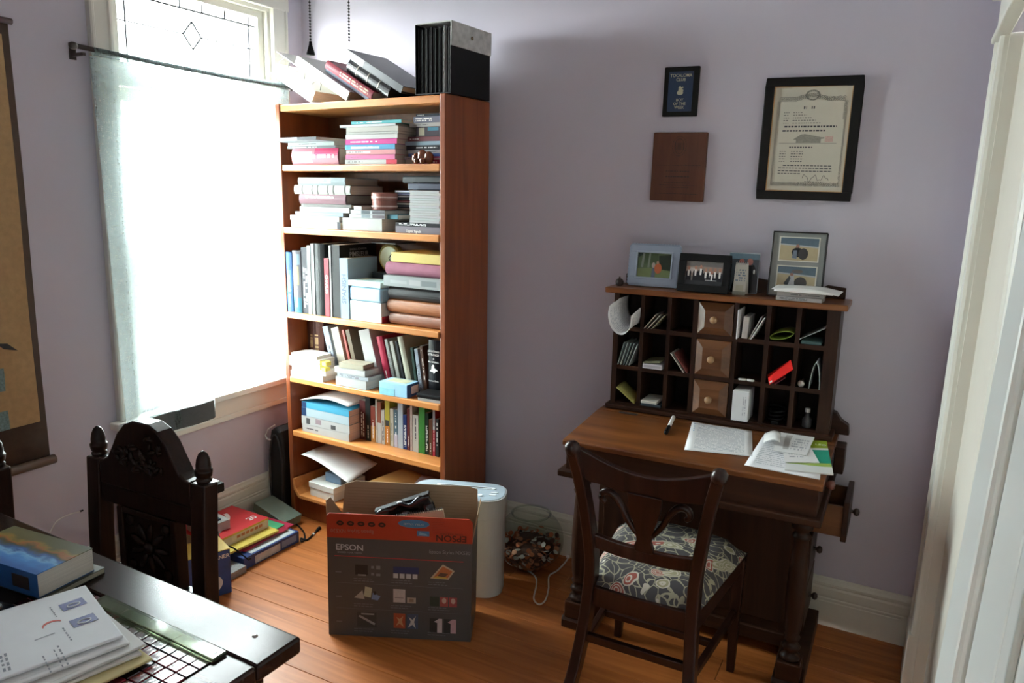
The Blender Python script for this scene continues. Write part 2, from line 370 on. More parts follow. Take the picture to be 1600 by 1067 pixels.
# ---------------------------------------------------------------- outdoors, seen washed out through window and curtain
gr = MB().box((-30, -25, -.95), (-.6, 30, -.80)).build('garden_ground', col((.50,.50,.46), .9, var=.2, scale=1.5)); struct(gr)
def shrub(name, c, r, h, label, n=420, sd=3):
    t = thing(name, label, 'shrub', loc=c); rn = random.Random(sd); mbf = MB()
    for i in range(n):
        a = rn.uniform(0, 6.28); u = rn.uniform(-.9,1); rr = r*(.75+.3*rn.random())*math.sqrt(max(0,1-u*u*.8))
        p = Vector((rr*math.cos(a), rr*math.sin(a), h*.55+h*.45*u)); s = .05+.05*rn.random()
        q = Matrix.Rotation(rn.uniform(0,6.28),4,'Z') @ Matrix.Rotation(rn.uniform(-1,1),4,'X')
        mbf.face([p + q @ Vector((-s*.5,0,0)), p + q @ Vector((0,-s*.3,.01)), p + q @ Vector((s,0,0)), p + q @ Vector((0,s*.3,.01))])
    mbf.build('foliage', col((.10,.20,.05), .6, var=.4, scale=6), t)
    MB().tube([(0,0,-.02),(.02,.01,h*.4),(-.01,.03,h*.8)], [.03,.025,.01], 7).build('stem', col((.12,.08,.05), .8), t)
    return t
shrub('garden_shrub', (-2.6,.95,-.8), .55, 1.0, 'green leafy shrub in the garden below the window')
# a parked car, only a dim smear through the cloth
ct = thing('parked_car', 'pale blue car parked outside beyond the curtained window', 'car', mw=T(-6.6, 5.0, -.8) @ RZ(35))
carp = col((.55,.62,.70), .25, var=.02); 
MB().prism([(-2.1,.25),(2.1,.25),(2.12,.62),(1.95,.78),(1.1,.86),(-1.75,.90),(-2.1,.8)], -.85, .85, ax=1).build('body', carp, ct, bevel=.08, seg=3)
MB().prism([(-1.6,.88),(.95,.86),(.35,1.38),(-1.15,1.40)], -.70, .70, ax=1).build('cabin', col((.03,.05,.07), .1), ct, bevel=.06)
MB().prism([(-1.15,1.38),(.36,1.36),(.25,1.44),(-1.05,1.45)], -.70, .70, ax=1).build('roof', carp, ct, bevel=.03)
for sx in (-1.3, 1.3):
    for sy in (-.86, .72): MB().lathe([(.31,0),(.32,.02),(.32,.12),(.31,.14)], 22, m=T(sx, sy, .32) @ RX(-90)).build('wheel', black, ct)
# ---------------------------------------------------------------- curtain and rod
cm, nt, b_ = _new('sheer_cloth'); nt.nodes.remove(b_); L = nt.links
tc = N(nt,'ShaderNodeTexCoord'); mp = N(nt,'ShaderNodeMapping'); mp.inputs['Scale'].default_value=(1,160,40); no = N(nt,'ShaderNodeTexNoise'); no.inputs['Scale'].default_value=1; no.inputs['Detail'].default_value=3
mp2 = N(nt,'ShaderNodeMapping'); mp2.inputs['Scale'].default_value=(1,30,420); no2 = N(nt,'ShaderNodeTexNoise'); no2.inputs['Scale'].default_value=1
L.new(tc.outputs['Object'],mp.inputs[0]); L.new(mp.outputs[0],no.inputs['Vector']); L.new(tc.outputs['Object'],mp2.inputs[0]); L.new(mp2.outputs[0],no2.inputs['Vector'])
ad = N(nt,'ShaderNodeMath',operation='ADD'); L.new(no.outputs['Fac'],ad.inputs[0]); L.new(no2.outputs['Fac'],ad.inputs[1])
mr = N(nt,'ShaderNodeMapRange'); mr.inputs[1].default_value=.75; mr.inputs[2].default_value=1.25; mr.inputs[3].default_value=.26; mr.inputs[4].default_value=.56; L.new(ad.outputs[0],mr.inputs[0])
tr = N(nt,'ShaderNodeBsdfTransparent'); tl = N(nt,'ShaderNodeBsdfTranslucent'); df = N(nt,'ShaderNodeBsdfDiffuse')
tl.inputs['Color'].default_value=(.40,.46,.46,1); df.inputs['Color'].default_value=(.15,.19,.19,1); tr.inputs['Color'].default_value=(.95,1,.99,1)
m1 = N(nt,'ShaderNodeMixShader'); m1.inputs[0].default_value=.5; L.new(tl.outputs[0],m1.inputs[1]); L.new(df.outputs[0],m1.inputs[2])
m2 = N(nt,'ShaderNodeMixShader'); L.new(mr.outputs[0],m2.inputs[0]); L.new(m1.outputs[0],m2.inputs[1]); L.new(tr.outputs[0],m2.inputs[2])
L.new(m2.outputs[0], nt.nodes['Material Output'].inputs[0])
CY0, CY1, CZ = -1.115, -.165, 2.028
rodt = thing('curtain_rod', 'thin dark curtain rod over the lower part of the bright window', 'curtain rod', loc=(.062, 0, CZ))
MB().tube([(0,-1.185,.004),(0,-.9,-.004),(0,-.5,-.010),(0,-.13,-.006)], .0085, 10).build('pole', col((.05,.035,.03), .4), rodt, smooth=True)
for yy in (-1.185,-.135): MB().lathe([(.0,-.014),(.009,-.012),(.013,-.004),(.013,.004),(.009,.012),(.0,.014)], 12, m=T(0,yy,.003) @ RX(90)).build('finial', col((.05,.035,.03), .4), rodt, smooth=True)
for yy, xw in ((-1.15,-.0615),(-.147,-.0385)): MB().box((xw,yy-.006,-.024),(.004,yy+.006,-.014)).box((xw,yy-.012,-.035),(xw+.004,yy+.012,.02)).build('bracket', col((.05,.035,.03), .4), rodt)
cur = thing('window_curtain', 'sheer grey-green cloth curtain hanging over the bright window', 'curtain', loc=(.062,0,0))
def cfn(u, v):
    yy = CY0+(CY1-CY0)*u
    wob = .006*math.sin(u*23)+.004*math.sin(u*51+1)
    yy += (-.016+.03*v if u < .5 else 0)*max(0,1-u*4) * 1.0
    zb = .575 if u < .47 else .662
    z = CZ-.0215+(zb-(CZ-.0215))*v
    x = .004+wob*min(1, v*3) - (.016*max(0,(v-.8)/.2) if u >= .47 else 0) + (.010 if u<.47 else 0)*v
    return (x, yy, z)
NU = 60
k = int(NU*.47)
mA = MB().grid(lambda a,b: cfn(a*.469, b), 28, 34); mB_ = MB().grid(lambda a,b: cfn(.47+a*.53, b), 32, 34)
# the two halves share the seam column above the hem slit
mA.build('cloth', cm, cur, smooth=True); mB_.build('cloth', cm, cur, smooth=True)
MB().grid(lambda a,b: (.0155*math.cos(b*6.283)*.75, CY0+(CY1-CY0)*a, CZ-.004-.004*math.sin(a*3.1)+.0145*math.sin(b*6.283)), 40, 10).build('rod_pocket', cm, cur, smooth=True)
MB().grid(lambda a,b: (.0175+.006*math.sin(a*10), CY0-.005+.44*a, .573+.082*b), 24, 2).build('hem', col((.085,.10,.105),.9,var=.2,scale=80), cur, smooth=True)  # darker than the cloth: lack of backlight below the sill is coloured in
# ---------------------------------------------------------------- wall scroll
scr = thing('wall_scroll', 'tan painted cloth scroll with dark brown border hanging on the wall', 'wall scroll', loc=(.004, 0, 0))
sy1 = -1.366; sy0 = -1.93
tan = col((.42,.27,.125), .85, var=.22, scale=55, bump=.3); brn = col((.055,.028,.016), .85, var=.25, scale=60, bump=.3)
MB().grid(lambda a,b: (.006+.003*math.sin(b*9+a*2), sy0+(sy1-sy0)*a, .60+1.47*b), 6, 24).build('mount_cloth', brn, scr, smooth=True, solid=.003)
MB().grid(lambda a,b: (.0105+.003*math.sin(b*9+a*2), sy0+.04+(sy1-sy0-.064)*a, .735+1.30*b), 6, 24).build('painted_panel', tan, scr, smooth=True)
MB().grid(lambda a,b: (.0135+.003*math.sin((.735+1.3*b-.6)/1.47*9), -1.80+.305*a, .735+.215*b), 4, 8).build('stone_patch', col((.16,.24,.24), .9, var=.7, scale=140), scr, smooth=True)
lv = MB()
for i in range(9):
    rn = random.Random(i); yy = -1.52-.03*i+.05*rn.random(); zz = 1.02+.07*rn.random()*i; s = .03+.02*rn.random(); an = rn.uniform(-1,1)
    q = T(.0165, yy, zz) @ Matrix.Rotation(an, 4, 'X')
    lv.face([(0,-s,0),(0,-s*.2,-s*.25),(0,s,0),(0,-s*.1,s*.3)], m=q)
lv.build('painted_leaves', col((.05,.05,.05), .9), scr)
MB().tube([(.016,sy0-.02,.585),(.016,sy1+.012,.585)], .017, 12).build('roller', col((.10,.055,.03), .5), scr, smooth=True)
MB().tube([(.012,sy0-.01,2.078),(.012,sy1+.008,2.078)], .010, 10).build('top_rod', col((.06,.02,.015), .5), scr, smooth=True)
# ---------------------------------------------------------------- pull chains of the ceiling fixture
fx = thing('ceiling_fixture', 'round ceiling light fixture carrying two beaded pull chains', 'ceiling light', loc=(1.46,-1.5,ZC))
MB().lathe([(.0,-.10),(.10,-.09),(.14,-.05),(.15,-.02),(.075,-.012),(.07,0)], 28).build('shade', col((.75,.73,.68), .4), fx, smooth=True)
def chain(px, pend, label):
    p = on(px, 1, -1.5); t = thing('pull_chain', label, 'pull chain', 'pull chains under the ceiling fixture', loc=p)
    zt = ZC-.075-p.z; z = .028 if pend else .0; m_ = MB()
    while z < zt: m_.lathe([(.0006,-.0026),(.0026,-.0008),(.0026,.0008),(.0006,.0026)], 6, c=(0,0,z)); z += .0066
    m_.build('bead_chain', col((.04,.04,.045), .35, metal=.5), t); MB().tube([(0,0,.0),(0,0,zt)], .0006, 5).build('chain_core', col((.04,.04,.045), .4), t)
    if pend: MB().lathe([(.0095,0),(.0095,.004),(.004,.022),(.003,.030)], 12).build('bell_pendant', black, t, smooth=True)
    return t
chain((485.5,86), True, 'beaded pull chain ending in a dark bell pendant')
chain((545.5,63), False, 'plain beaded pull chain without a pendant')
# ================================================================== bookcase
BW, BD, BH, BT = .923, .309, 1.927, .026
BM = T(1.112, -.085, .0140) @ RZ(-3.656) @ RY(-.858)
BMI = BM.inverted()
def bl(px, d):
    """local bookcase coordinates of a pixel on the plane d in front of the bookcase back"""
    c = BMI @ CAM; v = BMI.to_3x3() @ ray(px); t = (-d-c.y)/v.y; return c+v*t
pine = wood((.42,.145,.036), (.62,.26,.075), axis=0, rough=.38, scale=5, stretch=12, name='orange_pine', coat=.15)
pinev = wood((.155,.034,.008), (.25,.064,.017), axis=2, rough=.38, scale=5, stretch=12, name='shaded_pine_upright', coat=.15)  # same pine, darker and redder: shade on the side panels put into its colour
bc = thing('bookcase', 'tall orange pine bookcase with six crowded shelves beside the window', 'bookcase', mw=BM)
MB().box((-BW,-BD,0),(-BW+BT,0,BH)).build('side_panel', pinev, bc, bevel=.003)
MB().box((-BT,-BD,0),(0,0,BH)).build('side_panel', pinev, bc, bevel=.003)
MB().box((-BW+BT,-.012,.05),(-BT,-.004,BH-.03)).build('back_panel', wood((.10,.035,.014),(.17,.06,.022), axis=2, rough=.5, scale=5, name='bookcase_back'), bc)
MB().box((-BW+BT+.0005,-BD+.004,BH-.033),(-BT-.0005,-.012,BH-.004)).build('top_board', pine, bc, bevel=.004)
ST = [1.668, 1.395, 1.010, .706, .441]          # upper faces of the five loose shelves
for i, z in enumerate(ST):
    MB().box((-BW+BT+.001,-BD+(.002,-.004,-.006,-.003,.002)[i],z-.028),(-BT-.001,-.014,z)).build('shelf', pine, bc, bevel=.005)
Z6 = .128
tray = MB().prism([(-BW+BT+.002,Z6+.075),(-BW+BT+.014,Z6+.075),(-BW+BT+.020,Z6+.03),(-BW+BT+.045,Z6),(-BT-.002,Z6),(-BT-.002,Z6-.016),(-BW+BT+.035,Z6-.016),(-BW+BT+.006,Z6+.02)], -BD-.01, -.014, ax=1)
tray.build('bottom_shelf', pine, bc, bevel=.002)
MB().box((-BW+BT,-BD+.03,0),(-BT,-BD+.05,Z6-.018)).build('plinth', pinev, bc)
# ------------------------------------------------------------------ books
def cover_mat(c, ink=None, kind=0, seed=0, blocks=(), rough=.45):
    key = ('cov', tuple(c), ink, kind, seed, blocks, rough)
    if key in _cache: return _cache[key]
    ink = ink or ((.75,.74,.70) if sum(c) < 1.1 else (.10,.09,.10))
    styles = [dict(rows=1,u=(.1,.62),v=(.32,.68),words=5), dict(rows=2,u=(.08,.7),v=(.18,.82),words=6), dict(rows=1,u=(.3,.92),v=(.3,.7),words=4), dict(rows=1,u=(.06,.35),v=(.35,.65),words=8), dict(rows=0)]
    dim = lambda q: tuple(x*(.50+.25*(1-min(1,sum(q)/2.4))) for x in q)      # covers toned down to offset the glaring window light, never paper white
    m = printed(dim(c), ink, seed=seed, blocks=tuple((a0,a1,b0,b1,dim(q)) for a0,a1,b0,b1,q in blocks), rough=rough, coat=0, **styles[kind % 5]); _cache[key] = m; return m
def book(label, L, Tk, D, c, mw, ink=None, kind=0, seed=0, blocks=(), hard=False, pg=(.50,.46,.40), group=None, name='book', cat='book', rough=.45):
    """L along x (spine length), Tk along z, spine on the face y=0, pages run to y=D"""
    cv = MB(); t = .0028 if hard else .0009; ov = .003 if hard else .0004
    cv.box((0,0,0),(L,D,t)).box((0,0,Tk-t),(L,D,Tk))
    n = 6; b = .12*Tk if hard else .0
    pr = [(0,0)] + [(-b*math.sin(math.pi*i/n), Tk*i/n) for i in range(1,n)] + [(0,Tk)] if hard else [(0,0),(0,Tk)]
    for (y0,z0),(y1,z1) in zip(pr[:-1], pr[1:]):
        cv.face([(0,y0,z0),(L,y0,z0),(L,y1,z1),(0,y1,z1)], uv=[(0,z0/Tk),(1,z0/Tk),(1,z1/Tk),(0,z1/Tk)])
    cv.face([(0,t,t),(0,t,Tk-t),(L,t,Tk-t),(L,t,t)])
    o = cv.build(name, cover_mat(c, ink, kind, seed, blocks, rough), mw=mw); tag(o, label, cat, group)
    MB().box((ov, t*1.5, t),(L-ov, D-ov, Tk-t)).build('page_block', pages(pg, 2), o)
    return o
def lying(px0, px1, ztop_thick, label, z, c, D=.19, set_=.012, yaw=0, **k):
    """a book lying on its side, spine to the front; px0/px1 = pixel columns of the spine ends measured at pixel row k['row']"""
    row = k.pop('row'); d = BD-set_
    a, b = bl((px0,row), d), bl((px1,row), d)
    D = min(D, d-.02)
    return book(label, b.x-a.x, ztop_thick, D, c, BM @ T(a.x, -d, z) @ T((b.x-a.x)/2,0,0) @ RZ(yaw) @ T(-(b.x-a.x)/2,0,0), **k)
ORD = ['lowest','second','third','fourth','fifth','sixth','seventh','eighth','ninth','tenth','eleventh','twelfth']
def pile(z, row0, items, where, cat='book', sc=.0027, **kk):
    """items from the bottom up: (px0, px1, thickness in px, colour, description, extras)"""
    for i, it in enumerate(items):
        px0, px1, th, c, desc = it[:5]; ex = dict(it[5]) if len(it) > 5 else {}
        th *= sc
        q = dict(kk); q.update(ex)
        lab = q.pop('label', f'{desc}, {ORD[i]} from bottom of {where}' if i else f'{desc}, lowest of {where}')
        lying(px0, px1, th-.0003, lab, z+.0004, c, row=row0, seed=i+int(px0), kind=q.pop('kind', (i*3+int(px0)) % 4), cat=q.pop('cat', cat), **q)
        row0 -= th/sc; z += th
    return z
_end = {}
def standing(px0, px1, ytop, ybot, label, z, c, set_=.012, D=.17, lean=0, H=None, **k):
    """an upright book: spine columns px0..px1, rows ytop..ybot; lean in degrees to the left"""
    d = BD-set_; a, b, tp = bl((px0,ybot), d), bl((px1,ybot), d), bl(((px0+px1)/2,ytop), d)
    H = min(H or tp.z-z, {ST[0]:.22,ST[1]:.24,ST[2]:.352,ST[3]:.271,ST[4]:.232}[z]); D = min(D, d-.02)
    w_ = b.x-a.x; x = max(a.x, _end.get(z, -BW+BT+.0012)); x = min(x, -BT-.0006-w_); _end[z] = x+w_+.0002
    m = BM @ T(x, -d, z+.0004) @ RY(-90) @ Matrix.Diagonal((1,1,-1,1))
    return book(label, H, (b.x-a.x)-.0005, D, c, m, **k)
GB = 'books in the pine bookcase'
# ---- row 1
z = pile(ST[0], 256, [(458,530,26,(.55,.22,.27),'thick pink and white book', dict(label='thick pink and white book at bottom of short pile by bookcase side', hard=True, D=.22, blocks=((.5,1,.55,1,(.62,.06,.16)),(.06,.45,.1,.8,(.80,.72,.74))))),
  (449,524,4.2,(.20,.22,.23),'dark grey thin magazine', dict(D=.24, label='thin dark grey magazine on the thick pink book')),
  (450,522,6,(.68,.78,.72),'pale green paperback', dict(D=.22, label='pale green paperback above the thin dark grey magazine'))], 'the short pile', sc=.0026)
nb = book('silver blue notebook sticking out past the bookcase side', .30, .013, .20, (.62,.68,.74), BM @ T(-BW+BT+.004, -BD-.075, z+.0008) @ RZ(-2), kind=4, blocks=((.62,1,0,1,(.05,.05,.06)),))
pile(ST[0], 256, [(539,620,7.5,(.78,.76,.72),'white paperback with red spine end', dict(blocks=((.8,1,0,1,(.62,.03,.07)),))),
 (540,617,8,(.70,.16,.34),'rose pink textbook', {}), (541,618,8,(.72,.30,.32),'coral and white textbook', dict(blocks=((.0,.5,.3,.7,(.8,.75,.7)),))),
 (539,617,8.3,(.10,.36,.60),'bright blue textbook', dict(blocks=((.12,.7,.15,.6,(.7,.78,.8)),))),
 (540,620,8.5,(.62,.05,.28),'magenta textbook with white dots', dict(ink=(.85,.8,.82))), (540,621,7.5,(.80,.77,.75),'white spined textbook', dict(kind=4)),
 (541,622,4,(.50,.50,.46),'thin grey book', dict(kind=4)), (541,622,8,(.58,.56,.50),'grey-beige book', dict(kind=4)),
 (531,618,4.3,(.82,.82,.84),'sheaf of white loose papers', dict(kind=4, cat='papers', name='paper_sheaf')), (549,627,5,(.10,.42,.45),'teal booklet', {})], 'the tall pink pile', D=.2, sc=.00248)
pile(ST[0], 256, [(634,687,7.5,(.50,.06,.16),'crimson paperback', dict(blocks=((0,.25,0,1,(.75,.72,.6)),))), (632,687,5,(.75,.66,.74),'lilac white paperback', dict(blocks=((.55,1,.5,1,(.5,.05,.3)),))),
 (638,687,5,(.08,.16,.48),'royal blue paperback', {}), (637,687,5.8,(.62,.64,.66),'silver paperback', {}), (635,687,7.5,(.03,.03,.035),'black paperback with white round emblem', dict(ink=(.8,.8,.8),kind=2)),
 (633,687,6.5,(.45,.62,.74),'light blue paperback', dict(kind=4)), (637,687,7.5,(.20,.06,.07),'dark red paperback', {}), (650,687,15.5,(.07,.055,.07),'thick dark book with beige sticker', dict(kind=4, blocks=((.12,.36,.1,.9,(.6,.55,.4)),(.5,.95,.6,.95,(.05,.2,.28))))),
 (640,687,6.5,(.55,.55,.52),'pale grey book', {}), (646,687,10,(.20,.21,.28),'slate grey book', {}), (650,687,4,(.03,.04,.06),'thin near-black book', dict(kind=3))], 'the pile behind the figurine', set_=.058, D=.2, sc=.00240)
p = bl((656,253), BD-.008)
fg = thing('wooden_figurine', 'small dark carved wooden ornament of rounded lobes on bookcase shelf', 'figurine', mw=BM @ T(p.x, -BD+.014, ST[0]+.0003))
wd_ = col((.13,.04,.02), .25, var=.3, coat=.4)
for i, (dx, s, hh) in enumerate(((-.034,.019,.043),(-.004,.021,.056),(.028,.02,.048),(-.018,.012,.022),(.012,.013,.024))):
    MB().lathe([(.001,0),(s*.7,.004),(s,hh*.4),(s*.9,hh*.75),(s*.45,hh*.96),(.001,hh)], 14, c=(dx, -.004 if i > 2 else .016, 0)).build('carved_lobe', wd_, fg, smooth=True)
# ---- row 2
pile(ST[1], 366, [(456,532,11.5,(.80,.76,.70),'thick white book with black tip', dict(blocks=((.94,1,0,1,(.03,.03,.04)),),kind=4)), (454,530,8.5,(.82,.80,.76),'plain white binder book', dict(kind=4)),
 (462,536,6,(.28,.38,.56),'pale blue spiral notebook', dict(kind=3, cat='notebook', name='spiral_notebook')), (469,546,8,(.80,.80,.80),'white soft book', dict(kind=4)), (471,549,5,(.12,.11,.10),'thin grey book', dict(kind=4)),
 (469,541,15,(.20,.085,.11),'mauve clinical textbook', dict(hard=True, kind=4, label='mauve hardcover with white capital lettering under the ribbed white book')),
 (461,548,14,(.52,.51,.46),'ribbed', dict(hard=True, kind=4, label='cream white book with dark ribs across its spine', blocks=tuple((u,u+.026,0,1,(.05,.04,.04)) for u in (.14,.32,.42,.60,.70,.90)))),
 (467,540,12,(.26,.31,.33),'mottled', dict(hard=True, label='mottled blue-grey hardcover on top of the ribbed white book', kind=1))], 'the pile next to the paper block', D=.21, sc=.00272)
def ontop(o, s, u, v, size, c=(.85,.83,.8), sx=1, bold=.01):
    """lettering on a book spine: u,v in 0..1 over the spine, text reads along the spine"""
    bb = [Vector(q) for q in o.bound_box]; Lx = max(q.x for q in bb); Tz = max(q.z for q in bb); Y0 = min(q.y for q in bb)
    return text(o, s, size, col(c, .5, var=0), T(Lx*u, Y0-.0006, Tz*v) @ RX(90), sx=sx, bold=bold)
for o in [q for q in bpy.data.objects if q.get('label','').startswith('mauve hardcover')]: ontop(o, 'CLINICAL PROCEDURES IN', .45, .70, .0125, sx=1.15)
pile(ST[1], 367, [(536,597,20,(.80,.79,.75),'paper block', dict(label='thick white paperback with curled cover beside the magazine stack', kind=4, D=.24, pg=(.62,.57,.50))),
  (546,601,6.5,(.70,.72,.72),'white book', dict(label='white paperback with grey and black patches on its spine', blocks=((.35,.6,.1,.9,(.18,.22,.24)),(.66,1,.1,.9,(.12,.09,.10))), kind=4)),
  (548,601,6.5,(.66,.68,.69),'white book', dict(label='white paperback with a wide black spine panel', blocks=((.32,.58,.1,.9,(.05,.07,.08)),(.64,1,.1,.9,(.08,.07,.08))), kind=4)),
  (553,565,6,(.80,.80,.78),'white booklet', dict(label='plain white booklet beside the round tin', kind=4))], 'x', D=.2, sc=.0026)
zz = ST[1]+(20+13)*.0026+.0005
teal = book('short teal blue book end beside the white magazines', .055, .018, .16, (.06,.22,.28), BM @ T(bl((604,342),BD-.02).x, -BD+.025, ST[1]+20*.0026+.001), kind=4)
tin = thing('round_tin', 'round reddish brown tin with pale bands on the shelf', 'tin', mw=BM @ T(bl((595,320),BD-.06).x, -BD+.085, zz+.0015))
MB().lathe([(.001,0),(.050,0),(.052,.003),(.052,.040),(.001,.040)], 32).build('body', col((.22,.07,.05), .4), tin, smooth=False)
MB().lathe([(.001,.041),(.0545,.041),(.0545,.068),(.050,.072),(.001,.072)], 32).build('lid', col((.26,.09,.07), .4), tin)
for zz_ in (.012,.05): MB().lathe([(.053,zz_),(.0552,zz_),(.0552,zz_+.006),(.053,zz_+.006)], 32, cap=False).build('band', col((.62,.45,.40), .4), tin)
za = zz+.002; ax_ = bl((606,318),BD-.08).x
for i, c in enumerate(((.30,.22,.18),(.05,.05,.07),(.55,.54,.5),(.14,.03,.04),(.05,.06,.08),(.55,.58,.62),(.06,.07,.16),(.35,.40,.5))):
    o = MB().box((0,0,0),(.142,.124,.0098), uvface=0).build('disc_case', cover_mat(c, kind=(i*2)%4, seed=i, rough=.2), mw=BM @ T(ax_-.02+.006*math.sin(i*2.1), -BD+.145, za+.0002) @ RZ(3*math.sin(i*1.7)) )
    tag(o, 'flat plastic disc case in the small stack behind the round tin', 'disc case', 'stacked disc cases')
    MB().box((.004,-.0006,.003),(.138,.0002,.007)).build('paper_inlay', col(tuple(min(1,x*1.6+.1) for x in c), .4), o); za += .0102
# magazines
pile(ST[1], 367, [(618,687,11,(.30,.27,.31),'grey', dict(label='grey paperback with white lettering under the magazine stack', kind=4)), (618,687,6,(.025,.025,.03),'black', dict(label='slim black paperback lying right under the white magazines', ink=(.8,.8,.8), kind=1))], 'x', D=.22, sc=.00248)
for o in [q for q in bpy.data.objects if q.get('label','').startswith('grey paperback with white')]: ontop(o, 'Digital Signals', .42, .30, .014)
zm = ST[1]+17*.00248+.0008; x0, x1 = bl((640,340),BD-.01).x, -BT-.006
for i in range(13):
    c = [(.80,.80,.80),(.72,.78,.76),(.78,.74,.76),(.80,.79,.74)][i%4]; th = .0098
    o = MB().box((0,0,0),(x1-x0-.004,.235,th-.0004), uvface=0).build('magazine', cover_mat(c, ink=(.35,.4,.42), kind=[3,0,2,1][i%4], seed=i), mw=BM @ T(x0+.003*(i%3-1)*.6, -BD+.012, zm) ); zm += th
    tag(o, 'thin white magazine in the tall even stack against the bookcase side', 'magazine', 'white magazines on the second shelf')
zt_ = zm+.002
tag(MB().box((0,0,0),(.19,.20,.026)).build('document_case', col((.02,.026,.06), .5), mw=BM @ T(-BT-.200,-BD+.05,zt_), bevel=.004), 'flat navy blue case lying on top of the magazine stack', 'case')
tag(MB().box((0,0,0),(.235,.20,.030)).build('document_case', col((.016,.018,.024), .5), mw=BM @ T(-BT-.243,-BD+.07,zt_+.0265), bevel=.006), 'thicker black case lying above the navy blue case', 'case')
# ---- row 3
R3 = [(447,456,394,488,(.05,.14,.34),'blue upright book beside the bookcase side',0),(457,469.5,392,488,(.16,.15,.17),'patterned grey-brown upright book next to the blue one',0),(470,480.5,387,488,(.03,.03,.04),'black upright book with white script on the spine',1),
 (481.5,486.5,384,490,(.75,.78,.76),'narrow white upright book',4),(487,492,381,491,(.55,.60,.60),'pale grey-green upright book',4),(492.5,508,381,492,(.012,.013,.014),'broad black upright ring file',4),(508.5,515.5,404,493,(.42,.05,.07),'red upright book with pale lettering',4),
 (516,519,384,494,(.80,.80,.78),'thin white folder standing beside the black language box',4),(519.5,532.5,383,496,(.010,.010,.011),'tall black language course box with silver lettering',4),(533,545.5,404,500,(.45,.60,.75),'blue and white Spanish language book',4)]
for i, (a,b_,t_,bt,c,lab,kd) in enumerate(R3):
    o = standing(a, b_, t_, bt, lab, ST[2], c, D=(.16,.17,.2,.2,.2,.22,.16,.2,.235,.19)[i], set_=.004+.003*(i%3), kind=kd, seed=i, hard=(i in (0,1,5)), blocks=(((.0,.25,0,1,(.06,.20,.26)),(.45,.75,.2,.8,(.38,.32,.16)),(.78,.95,.1,.9,(.22,.30,.36))) if i == 1 else ((.35,.7,.2,.8,(.1,.28,.5)),) if i == 0 else ()))
    bb = [Vector(q) for q in o.bound_box]; Lh = max(q.x for q in bb); Tk = max(q.z for q in bb); Yd = max(q.y for q in bb)
    # spine text runs down the spine: local x = up, local z = to the left
    def sp(s, u, size, c=(.85,.85,.85), sx=1):
        up = 1 if s == 'SPANISH' else -1
        text(o, s, size, col(c,.5,var=0), Matrix(((up,0,0,Lh*u),(0,0,-1,min(q.y for q in bb)-.0007),(0,-up,0,Tk*.5),(0,0,0,1))), sx=sx, bold=.01)
    if i == 6: sp('CHARLES', .56, .020, (.85,.7,.5))
    if i == 9: sp('SPANISH', .50, .034, (.08,.10,.16))
    if i == 8: # lettering on the broad side facing right: local -z side
        text(o, 'PIMSLEUR', .030, col((.30,.30,.31),.4,var=0), Matrix(((0,1,0,Lh*.86),(1,0,0,Yd*.52),(0,0,1,Tk+.0006),(0,0,0,1))), sx=.95, bold=.01)
        text(o, 'SIMON & SCHUSTER', .012, col((.25,.25,.26),.4,var=0), Matrix(((0,1,0,Lh*.93),(1,0,0,Yd*.5),(0,0,1,Tk+.0006),(0,0,0,1))))
# small boxes in front of the language books
xa, xb = bl((547,500),BD-.0).x, bl((595,500),BD).x
cb = thing('card_box', 'white and red lidded card box at the front of the shelf', 'box', mw=BM @ T(xa,-BD+.004,ST[2]+.0004))
MB().box((0,0,0),(xb-xa,.105,.085)).build('body', printed((.78,.77,.74),(.4,.1,.1),rows=0), cb, bevel=.002); MB().box((xb-xa-.0002,.004,.0),(xb-xa+.0008,.101,.028)).build('red_band', col((.45,.03,.05),.4), cb)
cb2 = thing('card_box', 'pale blue lidded box stacked on the white card box', 'box', mw=BM @ T(xa-.004,-BD+.004,ST[2]+.0866))
MB().box((0,0,0),(xb-xa+.004,.107,.062)).build('body', col((.35,.55,.70),.4,var=.2,scale=12), cb2, bevel=.012, seg=3)
MB().box((-.003,-.003,.0625),(xb-xa+.005,.110,.088)).build('lid', col((.50,.66,.64),.35,var=.25,scale=25), cb2, bevel=.003)
def rnd_book(label, px0, px1, z, th, c, D=.2, yaw=0, set_=.01, cat='photo album', name='photo_album', ridge=(), rough=.4):
    """album or padded binder with a rounded spine"""
    a, b_ = bl((px0,500),BD-set_), bl((px1,500),BD-set_); L = b_.x-a.x
    t = thing(name, label, cat, mw=BM @ T(a.x,-BD+set_,z) @ T(L,0,0) @ RZ(yaw) @ T(-L,0,0))
    n = 10; poly = [(D,0.0)]+[(.012+(.5*th)*(1-math.sin(math.pi*i/n))*.7-.012*0, th*.5-th*.5*math.cos(math.pi*i/n)) for i in range(n+1)]+[(D,th)]
    poly = [(p[0],p[1]) for p in poly]; inner = [(D,th-.004)]+[(p[0]+.004, min(max(p[1],.004),th-.004)) for p in reversed(poly[1:-1])]+[(D,.004)]
    MB().prism([(y_,z_) for y_,z_ in poly+inner], 0, L, ax=0).build('cover', col(c, rough, var=.25, scale=14, bump=.2), t)
    MB().box((.004,.02+th*.35,.0045),(L-.004,D-.006,th-.0045)).build('page_block', pages((.66,.62,.54),2), t)
    for u in ridge: MB().lathe([(th*.5+.0005,-.003),(th*.5+.0015,0),(th*.5+.0005,.003)],8,cap=False,m=T(L*u,.012+th*.35,th*.5) @ RY(90)).build('gilt_band', col((.5,.4,.2),.3,metal=1), t)
    return t
z = ST[2]+.0006
